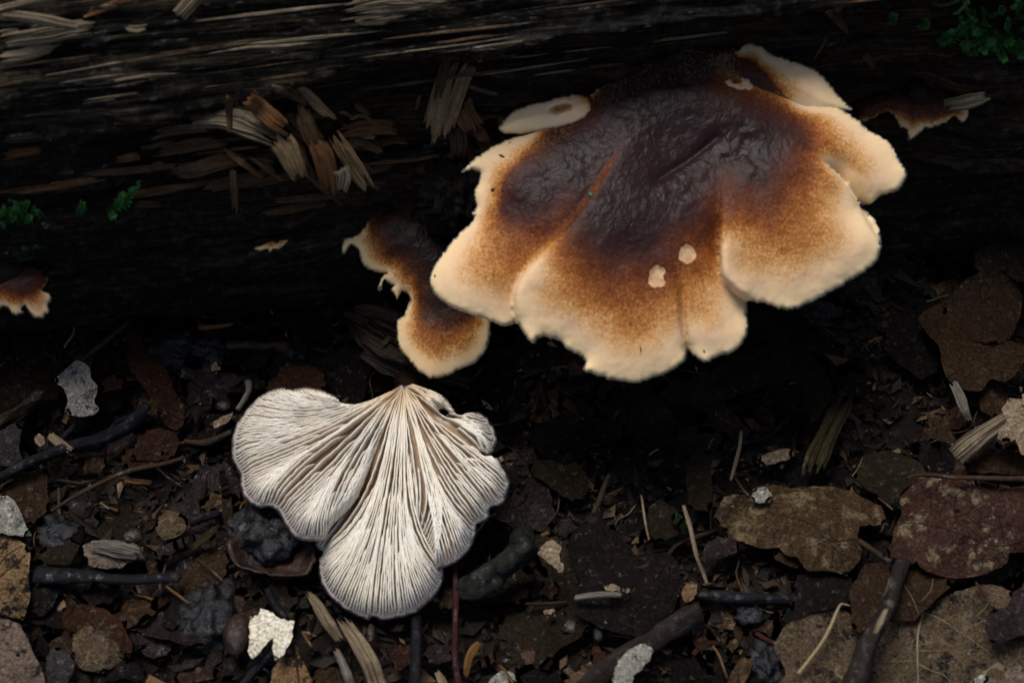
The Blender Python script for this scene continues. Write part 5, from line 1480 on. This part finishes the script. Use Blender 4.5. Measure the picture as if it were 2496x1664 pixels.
def lump(c, p, w, h, mat, label, dz, seed, rough=.2, name='rotten_lump', cat='lump', fq=2.5, n=20):
    P0 = on_ground(px(c, [p]), dz)[0]; s = px2cm(P0[None])[0] * CROPS[c][2]
    V, F = lump_geo(P0, 1.0, seed, rough, n, (w * s / 2, h * s / 2 / math.sin(DEP), min(w, h) * s / 2 * .8), fq)
    return tag(mk(name, V, F, mat), label, cat)
lump('G', (1830, 560), 430, 330, m_black, 'black rotten lump sitting in the acorn shell', .55, 5, .26, n=30, fq=2.6)
lump('G', (1650, 500), 230, 180, m_black, 'smaller black lump against the edge of the acorn shell', .55, 6, .26)
lump('G', (1610, 1240), 190, 240, m_nut, 'round purple brown seed beside the white chip', .45, 7, .06, 'seed', 'seed')
lump('G', (400, 560), 300, 180, m_black, 'black rotten lump with a pinkish spot on the left litter', .35, 8, .35)
lump('G', (1430, 1130), 430, 420, m_black, 'broad mound of black crumbly soil beside the round seed', .0, 9, .2, 'soil_clod', 'soil clod', n=26)
lump('G', (900, 570), 150, 90, m_nut, 'small shiny brown seed above the bark flake', .45, 10, .1, 'seed', 'seed')
lump('I', (560, 1420), 240, 230, m_black, 'black lump beside the skeleton leaf', .3, 11, .3)
lump('I', (60, 1130), 170, 200, m_nut, 'brown knobbly seed below the black twig', .35, 12, .2, 'seed', 'seed')
lump('I', (460, 1110), 200, 110, m_black, 'black pebble below the horizontal black twig', .3, 13, .2, 'pebble', 'pebble')
lump('H', (1555, 1185), 120, 90, m_nut, 'little reddish seed above the blue shiny seed', .4, 14, .12, 'seed', 'seed')
lump('H', (1740, 1235), 70, 90, m_black, 'tiny blue shiny seed under the black oak leaf', .45, 15, .08, 'seed', 'seed')
lump('H', (200, 1230), 60, 110, m_nut, 'small violet seed beside the pale wood sliver', .4, 16, .1, 'seed', 'seed')
lump('D', (1500, 1230), 110, 70, m_nut, 'dark red seed beside the small pale wood chip', .35, 17, .1, 'seed', 'seed')
lump('D', (1180, 850), 300, 200, m_black, 'dark crumbly soil mound below the log overhang', .2, 18, .4, 'soil_clod', 'soil clod', n=26)
lump('D', (1400, 870), 260, 180, m_black, 'soil clod with pale flecks next to the frayed stick', .25, 19, .4, 'soil_clod', 'soil clod', n=26)
lump('D', (1960, 870), 180, 200, m_black, 'soil clod at the frayed end of the buried stick', .2, 20, .4, 'soil_clod', 'soil clod', n=22)

L('D', [(1430, 1340), (1480, 1310), (1560, 1278), (1580, 1308), (1520, 1345), (1440, 1382)], M['flake'], 'small pale wood chip beside the gilled mushroom', .6, .04, jagamp=2, thick=.1, name='wood_chip', cat='wood chip', step=7)
L('D', [(1405, 930), (1450, 945), (1490, 940), (1480, 990), (1450, 1028), (1420, 1000)], M['flake'], 'yellowish crumb below the soil clods', .6, .06, jagamp=4, jagsc=8, thick=.12, name='wood_chip', cat='wood chip', step=7)
L('H', [(1780, 915), (1830, 895), (1900, 920), (1990, 945), (1980, 960), (1880, 945), (1800, 940)], M['flake'], 'orange tan sliver on the black oak leaf', .95, .03, jagamp=3, jagsc=8, thick=.1, name='wood_chip', cat='wood chip', step=7)
L('H', [(1370, 1080), (1410, 1070), (1450, 1060), (1440, 1095), (1460, 1120), (1410, 1120), (1385, 1145), (1390, 1110)], M['flake'], 'star shaped pale crumb beside the mossy stub', .45, .03, jagamp=4, jagsc=8, thick=.08, name='wood_chip', cat='wood chip', step=6)
L('I', [(-10, 960), (10, 910), (60, 878), (95, 890), (95, 960), (60, 1010), (20, 1020)], M['tan'], 'orange brown knob at the end of the black twig', .75, .06, -.1, thick=.15, name='bud_scale', cat='bud scale', step=7, jagamp=2)
L('G', [(560, 640), (660, 610), (780, 600), (900, 620), (965, 650), (972, 720), (890, 750), (800, 785), (700, 800), (600, 760)], M['pinktan'], 'weathered bark flake with fibrous ridges on the left litter', .6, .06, jagamp=6, jagsc=10, thick=.2, name='bark_flake', cat='bark', step=7)
splint('bark_strip', 'G', [(600, 640), (780, 650), (960, 690)], (60, 120, 70), W['grey'], 'grey fibrous strip peeling from the bark flake', 'bark', mode='ground', dz=(.75, .85, .75), n=8)

# ------------------------------------------------------------------ the crumbling wood chunk below the small cap
chunk = splint('wood_chunk', 'E', [(20, 610), (200, 720), (450, 900), (700, 1060), (870, 1110)], (90, 260, 320, 230, 90), W['chunk'], 'crumbling dark wood chunk wedged behind the gilled mushroom', 'wood', mode='ground', dz=(1.2, 1.3, 1.3, 1.1, .8), n=16, thick=.6, ragged=.3)
for p, w, z in (([(70, 560), (200, 600), (420, 660)], (40, 110, 80), (1.5, 1.7, 1.7)), ([(110, 760), (300, 860), (480, 960)], (50, 120, 70), (1.4, 1.6, 1.5)), ([(110, 870), (300, 960), (520, 1060)], (40, 120, 60), (1.1, 1.2, 1.1)), ([(620, 1040), (760, 1050), (880, 1085)], (60, 110, 60), (1.2, 1.3, 1.2)), ([(0, 610), (90, 640), (170, 700)], (30, 60, 60), (1.4, 1.5, 1.5))):
    splint('splinter', 'E', p, w, W['chunk'], mode='ground', dz=z, n=6, parent=chunk)
splint('wood_chip', 'E', [(265, 830), (300, 800), (330, 770)], (30, 36, 20), W['olive'], 'small olive splinter stuck on the crumbling wood chunk', 'wood chip', mode='ground', dz=(1.75, 1.8, 1.8), n=3)

# ------------------------------------------------------------------ twigs and stalks
T = twig
T('twig', 'D', [(-60, 1745), (250, 1600), (500, 1520), (700, 1440), (880, 1350), (1000, 1240)], (60, 70, 80, 90, 100, 90), W['black'], 'long thick black stick slanting across the left litter', dz=(.7, .8, .8, .8, .8, .8))
T('twig', 'G', [(350, 392), (500, 310), (700, 212), (880, 140), (1240, 30)], (22, 30, 34, 34, 26), W['brown'], 'thin diagonal brown twig with worn pale patches', dz=.75)
T('stalk', 'G', [(240, 835), (400, 850), (520, 845), (800, 862), (1000, 858), (1215, 850)], (130, 120, 90, 78, 76, 84), W['black'], 'black forked leaf stalk lying flat on the litter', 'stalk', dz=(.55, .6, .65, .65, .65, .65), flat=.6)
T('twig', 'G', [(1600, 1640), (1720, 1500), (1860, 1360)], (60, 66, 50), W['black'], 'short blue black twig propped under the white chip', dz=(.5, .6, .75))
T('twig', 'G', [(1830, 930), (1870, 1040), (1930, 1130)], (50, 60, 40), W['black'], 'short black twig above the white chip', dz=.4)
T('twig', 'G', [(1270, 490), (1380, 450), (1490, 420)], (70, 70, 50), W['black'], 'stub of black twig touching the acorn shell', dz=.4)
T('twig', 'H', [(765, 780), (770, 1000), (765, 1200), (760, 1400), (785, 1640)], (40, 44, 44, 46, 60), W['red'], 'slender dark red stem standing below the gilled mushroom', dz=(.75, .75, .7, .7, .7))
T('twig', 'H', [(515, 1040), (510, 1200), (500, 1400), (490, 1660)], (66, 72, 80, 95), W['black'], 'straight blue black stem below the gilled mushroom', dz=(.6, .6, .6, .6))
T('twig', 'H', [(780, 960), (900, 910), (1010, 840), (1110, 770), (1200, 680), (1240, 590), (1265, 550)], (130, 190, 210, 190, 170, 190, 170), W['mossy'], 'stubby mossy grey stick with a broken knobbed end', dz=(.6, .8, .9, 1.0, 1.2, 1.5, 1.7), rough=.38, sides=22, ends=(.7, .75))
L('H', [(1330, 690), (1370, 630), (1420, 598), (1495, 605), (1490, 660), (1468, 690), (1505, 780), (1500, 842), (1440, 785), (1390, 740)], M['flake'], 'pale broken wood bit stuck to the knob of the mossy stick', 1.55, .1, jagamp=3, jagsc=9, thick=.3, name='wood_chip', cat='wood chip', step=7, round_=False, tilt=(.1, -.1))
splint('wood_chip', 'H', [(1350, 580), (1390, 555), (1425, 550)], (26, 28, 16), W['orange'], 'small orange splinter at the tip of the mossy stick', 'wood chip', mode='ground', dz=(1.6, 1.7, 1.7), n=3)
T('twig', 'H', [(1560, 1660), (1800, 1490), (2000, 1360), (2200, 1230), (2420, 1080)], (140, 160, 160, 150, 150), W['lichen'], 'thick dark stick with a whitish lichen patch', dz=(.5, .6, .65, .6, .6), rough=.18, sides=14)
L('H', [(1840, 1500), (1880, 1400), (1980, 1330), (2090, 1290), (2110, 1350), (2080, 1430), (2000, 1500), (1960, 1600), (1850, 1620)], M['lichenleaf'], 'whitish yellow lichen crust on the thick dark stick', 1.08, .05, -.25, jagamp=5, jagsc=9, thick=.06, name='lichen_crust', cat='lichen', step=8)
T('twig', 'H', [(1580, 985), (1700, 975), (1885, 980)], (40, 46, 34), W['grey'], 'short grey stick lying on the black oak leaf', dz=.95)
T('twig', 'H', [(1250, 1040), (1380, 1035), (1530, 1015)], (20, 30, 20), W['brown'], 'thin brown sliver beside the black oak leaf', dz=.4)
T('twig', 'H', [(1710, 410), (1770, 290), (1830, 170)], (34, 40, 30), W['brown'], 'short brown twig in the shade under the big cap', dz=.6)
T('twig', 'H', [(2030, 290), (2055, 430), (2092, 590)], (14, 18, 14), W['pale'], 'very thin pale twig beside the fuzzy leaf', dz=.9)
T('twig', 'H', [(1080, 1450), (1130, 1510), (1180, 1620)], (14, 20, 16), W['orange'], 'thin orange twig beside the pale bottom flake', dz=.7)
splint('wood_sliver', 'H', [(840, 1540), (855, 1420), (900, 1330), (960, 1290)], (26, 50, 60, 40), W['orange'], 'curled orange strip of wood on the bottom litter', 'wood sliver', mode='ground', dz=(.4, .55, .7, .6), n=4)
splint('wood_sliver', 'H', [(-20, 1100), (80, 1250), (180, 1420), (290, 1660)], (60, 110, 120, 110), W['pale'], 'broad pale wood sliver under the bottom lobe of the gilled mushroom', 'wood sliver', mode='ground', dz=(.5, .6, .6, .6), n=9)
splint('wood_sliver', 'G', [(2075, 930), (2140, 1030), (2200, 1140), (2310, 1300)], (30, 80, 80, 50), W['pale'], 'slim pale wood sliver left of the broad one', 'wood sliver', mode='ground', dz=(.6, .65, .6, .5), n=6)
splint('wood_sliver', 'H', [(-40, 1330), (20, 1460), (80, 1640)], (40, 60, 60), W['grey'], 'grey wood sliver in the bottom litter beside the broad pale one', 'wood sliver', mode='ground', dz=.5, n=5)
splint('wood_sliver', 'H', [(640, 1480), (680, 1540), (720, 1640)], (30, 60, 60), W['pale'], 'short pale sliver between the two upright stems', 'wood sliver', mode='ground', dz=.5, n=5)
splint('wood_sliver', 'G', [(1290, 670), (1390, 590), (1485, 490)], (24, 60, 20), W['olive'], 'greenish splinter lying across the purplish leaf', 'wood sliver', mode='ground', dz=(.75, .8, .75), n=5)
T('needle', 'G', [(1335, 740), (1410, 790), (1500, 860)], (14, 20, 14), W['brown'], 'brown needle beside the acorn shell', 'needle', dz=.6)
T('needle', 'G', [(1140, 900), (1210, 960), (1292, 1030)], (14, 20, 14), W['orange'], 'tan needle below the tip of the black stalk', 'needle', dz=.6)
T('needle', 'G', [(680, 345), (710, 362), (742, 384)], (10, 14, 8), W['pale'], 'short white needle below the thin diagonal twig', 'needle', dz=.7)
T('twig', 'G', [(2050, 1230), (2080, 1280), (2115, 1330)], (16, 20, 14), W['orange'], 'tiny orange twig beside the white chip', dz=.5)
T('twig', 'D', [(1510, 830), (1650, 832), (1800, 840), (1930, 850)], (60, 66, 70, 90), W['brown'], 'buried brown stick with a frayed orange end', dz=.45, rough=.2)
splint('wood_sliver', 'D', [(1320, 718), (1450, 705), (1575, 688)], (26, 32, 22), W['orange'], 'orange wood sliver just below the log overhang', 'wood sliver', mode='ground', dz=.45, n=3)
T('twig', 'D', [(1655, 1080), (1660, 1140), (1600, 1260)], (50, 40, 40), W['grey'], 'small knobbed grey twig beside the gilled mushroom rim', dz=.5)
T('twig', 'D', [(560, 930), (720, 800), (870, 670)], (30, 40, 30), W['brown'], 'half hidden brown twig rising towards the log', dz=.5)
T('twig', 'D', [(1240, 1480), (1380, 1480), (1560, 1400)], (30, 50, 40), W['brown'], 'dark brown twig running under the gilled mushroom', dz=.45)
T('twig', 'D', [(280, 1600), (400, 1470), (520, 1340)], (40, 50, 40), W['black'], 'black twig behind the long thick black stick', dz=.5)
splint('wood_sliver', 'D', [(330, 1420), (400, 1480), (490, 1540)], (50, 70, 40), W['pale'], 'pale wood sliver resting on the thick black stick', 'wood sliver', mode='ground', dz=.9, n=5)
L('D', [(225, 1450), (260, 1420), (300, 1440), (300, 1490), (270, 1510), (235, 1480)], M['flake'], 'tan crumb beside the silvery curved leaf', .8, .05, thick=.12, name='wood_chip', cat='wood chip', step=7, jagamp=2)
splint('wood_sliver', 'F', [(1800, 1065), (1860, 1180), (1930, 1345)], (50, 70, 30), W['grey'], 'whitish sliver standing against the crumpled torn leaf', 'wood sliver', mode='ground', dz=(1.3, 1.1, .9), n=5)
splint('wood_sliver', 'F', [(1110, 1120), (1060, 1260), (980, 1420), (880, 1640), (860, 1720)], (90, 130, 130, 160, 120), W['olive'], 'long olive brown strip of wood in the shade of the big cap', 'wood sliver', mode='ground', dz=(.7, .8, .8, .8, .7), n=8)
splint('stick', 'F', [(1820, 1580), (1920, 1500), (2050, 1410), (2180, 1320)], (130, 140, 110, 90), W['striped'], 'pale striped stick sticking out behind the maroon leaf', 'stick', mode='ground', dz=(1.2, 1.3, 1.35, 1.4), n=7, thick=.8, ragged=.06)
T('twig', 'F', [(385, 1400), (375, 1500), (350, 1620), (320, 1720)], (22, 26, 26, 20), W['pale'], 'thin pale twig standing before the arched leaf', dz=(1.1, 1.0, .9, .7))
T('twig', 'I', [(20, 380), (60, 500), (95, 650), (130, 790), (158, 905)], (24, 30, 30, 26, 20), W['pale'], 'slender tan twig left of the olive oak leaf', dz=(1.0, .9, .85, .8, .8))
T('twig', 'I', [(60, 965), (250, 985), (450, 1000), (700, 1010), (820, 1015)], (86, 92, 88, 70, 60), W['black'], 'smooth black twig lying flat beneath the toothed maroon leaf', dz=.45)
T('stick', 'I', [(1490, 740), (1440, 880), (1390, 1020), (1330, 1180), (1240, 1400), (1130, 1700)], (100, 105, 110, 130, 160, 190), W['lichen'], 'dark slanting stick with a worn pale stripe over the leaves', 'stick', dz=(.9, 1.1, 1.2, 1.2, 1.1, .9), rough=.14, sides=14)
splint('bare_wood', 'I', [(1385, 1050), (1350, 1130), (1300, 1250)], (24, 46, 26), W['pale'], 'pale bare wood stripe on the dark slanting stick', 'bare wood', mode='ground', dz=(1.75, 1.78, 1.8), n=4)
T('petiole', 'I', [(1135, 1048), (1080, 1035), (1050, 1080), (960, 1260), (880, 1380), (785, 1505)], (12, 22, 24, 26, 26, 28), W['straw'], 'straw yellow leaf stalk bent at its top', 'leaf stalk', dz=(.75, .85, .85, .8, .75, .7), wob=.02)
T('twig', 'I', [(1518, 182), (1600, 160), (1740, 158), (1840, 172), (2050, 175), (2420, 190)], (16, 26, 30, 34, 40, 40), W['brown'], 'brown twig running along the top edge of the maroon leaf', dz=1.5, wob=.03)
T('twig', 'I', [(1320, 310), (1370, 350), (1415, 392)], (12, 18, 14), W['brown'], 'fine brown twig beside the green sliver', dz=1.0)
T('twig', 'I', [(210, 1330), (250, 1400), (290, 1530)], (14, 18, 16), W['orange'], 'pale orange curved twig in the lower litter', dz=.6)
T('twig', 'I', [(510, 1240), (580, 1280), (660, 1310)], (30, 36, 24), W['red'], 'dark reddish twig touching the skeleton leaf', dz=.5)
T('twig', 'I', [(1985, 890), (2050, 980), (2130, 1070)], (18, 22, 20), W['red'], 'thin dark red twig leaning on the grey purple leaf lobe', dz=.75)
T('twig', 'I', [(1190, 600), (1280, 660), (1420, 740)], (34, 40, 40), W['brown'], 'dark twig poking out below the olive oak leaf', dz=.8)
T('twig', 'I', [(370, 160), (410, 230), (450, 290)], (14, 18, 14), W['brown'], 'fine twig above the tip of the olive oak leaf', dz=.9)
T('root_thread', 'F', [(1650, 1490), (1800, 1430), (1930, 1390), (1975, 1280)], (10, 10, 10, 8), W['brown'], 'fine curved rootlet below the whitish sliver', 'rootlet', dz=.6)

# ------------------------------------------------------------------ small scattered litter
r = np.random.default_rng(2024)
def scrap_mesh(seed, rx, ry, kind):
    q = np.random.default_rng(seed)
    n = 7
    a = np.linspace(0, 2 * math.pi, n + 1)[:-1] + q.uniform(-.25, .25, n)
    ctl = np.stack([np.cos(a) * rx * q.uniform(.45, 1.3, n), np.sin(a) * ry * q.uniform(.45, 1.3, n)], 1) * 100
    o2 = np.vstack([np.linspace(ctl[i], ctl[(i + 1) % n], 5, endpoint=False) for i in range(n)])
    o2 = jag(o2, 5, 14, seed)
    V2, F = triangulate(o2, 26, seed=seed)
    V2 = V2 / 100
    F = F[:, ::-1]
    z = .06 * fbm(V2[:, 0] * 1.5 + seed, V2[:, 1] * 1.5, 0, 3, seed) + .05 * q.normal() * V2[:, 0] ** 2 + .05 * q.normal() * V2[:, 1] ** 2
    T_ = np.column_stack([V2, z]); B_ = T_ - [0, 0, .03]
    nn = len(V2)
    d, _, _ = pdist(V2 * 100, o2)
    bi = np.where(d < .05, np.arange(nn), np.arange(nn) + nn)
    V = np.vstack([T_, B_]); allF = np.vstack([F, bi[F][:, ::-1]])
    used = np.unique(allF); rm = -np.ones(2 * nn, int); rm[used] = np.arange(len(used))
    return mesh_data('leaf_scrap', V[used] * CM, rm[allF], sharp=45)
marks = [('the gilled mushroom', 'J', (900, 700)), ('the acorn shell', 'G', (1870, 700)), ('the white chip', 'G', (1830, 1230)), ('the black forked stalk', 'G', (750, 850)), ('the long black stick', 'D', (500, 1520)),
         ('the thin diagonal twig', 'G', (800, 170)), ('the bright grey leaf scrap', 'D', (540, 1150)), ('the mossy stub', 'H', (1080, 800)), ('the black oak leaf', 'H', (1920, 880)), ('the olive oak leaf', 'I', (800, 500)),
         ('the maroon leaf', 'I', (1900, 500)), ('the skeleton leaf', 'I', (1600, 1350)), ('the dark slanting stick', 'I', (1360, 1100)), ('the lichened stick', 'H', (1950, 1420)), ('the crumbling wood chunk', 'E', (400, 850)),
         ('the olive wood strip', 'F', (1000, 1380)), ('the crumpled torn leaf', 'F', (1950, 950)), ('the pale tan flake', 'F', (2250, 1350)), ('the pale wood slivers', 'H', (100, 1350)), ('the dark red stem', 'H', (765, 1250)),
         ('the long speckled leaf', 'D', (1050, 1050)), ('the frayed buried stick', 'D', (1700, 840)), ('the arched leaf', 'F', (500, 1000)), ('the mottled tan leaf', 'G', (80, 850)), ('the bark flake', 'G', (780, 690)),
         ('the silvery wet leaf', 'G', (410, 1450)), ('the black round soil mound', 'G', (1430, 1130)), ('the smooth black twig', 'I', (400, 990)), ('the slender tan twig', 'I', (90, 650)), ('the striped stick', 'F', (2000, 1450)), ('the small ragged cap', 'E', (650, 800)),
         ('the far left log foot', 'D', (200, 800)), ('the log foot behind the big cap', 'F', (1100, 500)), ('the toothed maroon leaf', 'I', (930, 950)), ('the straight blue black stem', 'H', (500, 1350)), ('the curled orange strip', 'H', (900, 1400))]
mark_xy = np.array([on_ground(px(c, [p]), .3)[0][:2] for _, c, p in marks])
def place(name, me, mat_, x, y, dz, sc, label, cat, group, tilt=.25):
    o = bpy.data.objects.new(name, me)
    col.objects.link(o)
    o.location = Vector((x, y, float(ground_low(x, y)) + dz)) * CM
    o.rotation_euler = (r.normal(0, tilt), r.normal(0, tilt), r.uniform(0, 6.28))
    o.scale = (sc, sc, sc)
    near = marks[int(np.argmin(np.hypot(mark_xy[:, 0] - x, mark_xy[:, 1] - y)))][0]
    size = 'tiny' if sc < .85 else 'small' if sc < 1.12 else 'larger'
    return tag(o, '%s %s in the litter by %s' % (size, label, near), cat, group)
kinds = (('brown', 'dull brown leaf scrap', 46), ('dark', 'black wet leaf scrap', 64), ('redbrown', 'rust brown leaf scrap', 30),
         ('olive', 'olive tan leaf scrap', 12), ('purple', 'purplish leaf scrap', 22), ('skeleton', 'lacy leaf scrap', 8))
def free_spot():
    while True:
        x, y = r.uniform(-13.5, 13.5), r.uniform(-9.8, 3.6)
        if y < 1.2 + .12 * x + 1.4: return x, y
for ki, (k, lab, n) in enumerate(kinds):
    meshes = []
    for j in range(5):
        me = scrap_mesh(700 + ki * 10 + j, r.uniform(.45, 1.0), r.uniform(.3, .7), k)
        me.materials.append(M[k]); meshes.append(me)
    for i in range(n):
        x, y = free_spot()
        place('leaf_scrap', meshes[i % 5], None, x, y, r.uniform(-.02, .22), r.uniform(.6, 1.4), lab, 'leaf scrap', lab + 's', .22)
def piece_mesh(seed, rx, ry):
    q = np.random.default_rng(seed)
    n = 11
    a = np.linspace(0, 2 * math.pi, n + 1)[:-1] + q.uniform(-.2, .2, n)
    ctl = np.stack([np.cos(a) * rx * q.uniform(.6, 1.15, n), np.sin(a) * ry * q.uniform(.6, 1.15, n)], 1) * 100
    o2 = np.vstack([np.linspace(ctl[i], ctl[(i + 1) % n], 7, endpoint=False) for i in range(n)])
    o2 = jag(o2, 4, 20, seed, fine=1.5)
    V2, F = triangulate(o2, 22, seed=seed)
    F = F[:, ::-1]; d, _, _ = pdist(V2, o2); V2 = V2 / 100
    z = .10 * fbm(V2[:, 0] + seed, V2[:, 1], 0, 3, seed) + q.choice([-.12, .16]) * (V2[:, 1] / ry) ** 2 - .05 * np.exp(-np.abs(V2[:, 1]) / .06)
    T_ = np.column_stack([V2, z]); nn = len(V2)
    bi = np.where(d < .05, np.arange(nn), np.arange(nn) + nn)
    V = np.vstack([T_, T_ - [0, 0, .014]]); allF = np.vstack([F, bi[F][:, ::-1]])
    used = np.unique(allF); rm = -np.ones(2 * nn, int); rm[used] = np.arange(len(used))
    return mesh_data('leaf_piece', V[used] * CM, rm[allF], sharp=50)
for ki, (k, lab, n) in enumerate((('dark', 'black wet torn leaf', 26), ('brown', 'brown torn leaf', 16), ('purple', 'purplish torn leaf', 12), ('oliveshade', 'dull olive torn leaf', 14))):
    meshes = [piece_mesh(1200 + ki * 10 + j, r.uniform(.9, 1.7), r.uniform(.6, 1.0)) for j in range(4)]
    for me in meshes: me.materials.append(M[k])
    for i in range(n):
        x, y = free_spot()
        place('torn_leaf', meshes[i % 4], None, x, y, r.uniform(.02, .22), r.uniform(.75, 1.3), lab, 'leaf', lab.replace('leaf', 'leaves'), .16)
def bit_mesh(seed, mat_, ln, rad):
    P = np.stack([np.linspace(-ln / 2, ln / 2, 9), .08 * ln * vn(np.linspace(0, 2.5, 9), seed, 0, seed), .04 * ln * vn(np.linspace(0, 2, 9), seed, 5, seed)], 1)
    V, F, tc = tube_geo(P, np.full(9, rad) * np.linspace(1, .6, 9), 6, seed, .2)
    me = mesh_data('twig_bit', V * CM, F, {'tc': tc}); me.materials.append(mat_)
    return me
for k, lab, n, ln, rad in (('brown', 'brown twig bit', 60, (.8, 2.0), (.02, .06)), ('black', 'black twig bit', 45, (.8, 2.4), (.03, .08)), ('pale', 'pale straw', 45, (.3, 1.0), (.012, .03)), ('orange', 'orange sliver', 30, (.25, .8), (.02, .05))):
    meshes = [bit_mesh(900 + j, W[k], r.uniform(*ln), r.uniform(*rad)) for j in range(6)]
    for i in range(n):
        x, y = free_spot()
        place('twig_bit', meshes[i % 6], None, x, y, r.uniform(.05, .3), r.uniform(.7, 1.3), lab, 'twig bit', lab + 's', .18)
# crumbs nobody could count
m_crumb, nt, b = new_mat('litter_crumbs'); N = NT(nt)
c = N.ramp(N.attr('tone'), [(.0, (.004, .003, .0025)), (.5, (.014, .009, .006)), (.78, (.045, .024, .012)), (.93, (.16, .10, .05)), (1.0, (.35, .28, .18))])
nt.links.new(c, b.inputs['Base Color']); b.inputs['Roughness'].default_value = .6; b.inputs['Specular IOR Level'].default_value = .15
nt.links.new(N.bump(N.noise(N.obj(), 1200, 4), .8, .0006), b.inputs['Normal'])
base = np.array([(1, 0, 0), (-1, 0, 0), (0, 1, 0), (0, -1, 0), (0, 0, 1), (0, 0, -1)], float)
bf = np.array([(0, 2, 4), (2, 1, 4), (1, 3, 4), (3, 0, 4), (2, 0, 5), (1, 2, 5), (3, 1, 5), (0, 3, 5)])
n = 16000
xy = np.stack([r.uniform(-13.5, 13.5, n), r.uniform(-9.8, 4.0, n)], 1)
xy = xy[xy[:, 1] < 3.0 + .12 * xy[:, 0]]
n = len(xy)
sz = np.exp(r.normal(math.log(.055), .55, n))
sc3 = sz[:, None] * np.stack([r.uniform(.6, 2.6, n), r.uniform(.4, 1.1, n), r.uniform(.2, .7, n)], 1)
vv = base[None] * sc3[:, None, :] * r.uniform(.6, 1.3, (n, 6, 1)) + r.normal(0, .2, (n, 6, 3)) * sz[:, None, None]
a = r.uniform(0, 6.28, n); ca, sa = np.cos(a), np.sin(a)
vx = vv[..., 0] * ca[:, None] - vv[..., 1] * sa[:, None]; vy = vv[..., 0] * sa[:, None] + vv[..., 1] * ca[:, None]
vv = np.stack([vx, vy, vv[..., 2]], -1)
zc = ground_fine(xy[:, 0], xy[:, 1]) + sz * .5 + r.uniform(0, .12, n)
vv += np.concatenate([xy, zc[:, None]], 1)[:, None, :]
ff = (bf[None] + 6 * np.arange(n)[:, None, None]).reshape(-1, 3)
crumbs = mk('litter_crumbs', vv.reshape(-1, 3), ff, m_crumb, attrs={'tone': np.repeat(r.beta(1.6, 2.2, n), 6)}, smooth=False, origin=np.zeros(3))
tag(crumbs, 'fine dark crumbs of rotten wood and soil over the forest floor', 'litter', kind='stuff')
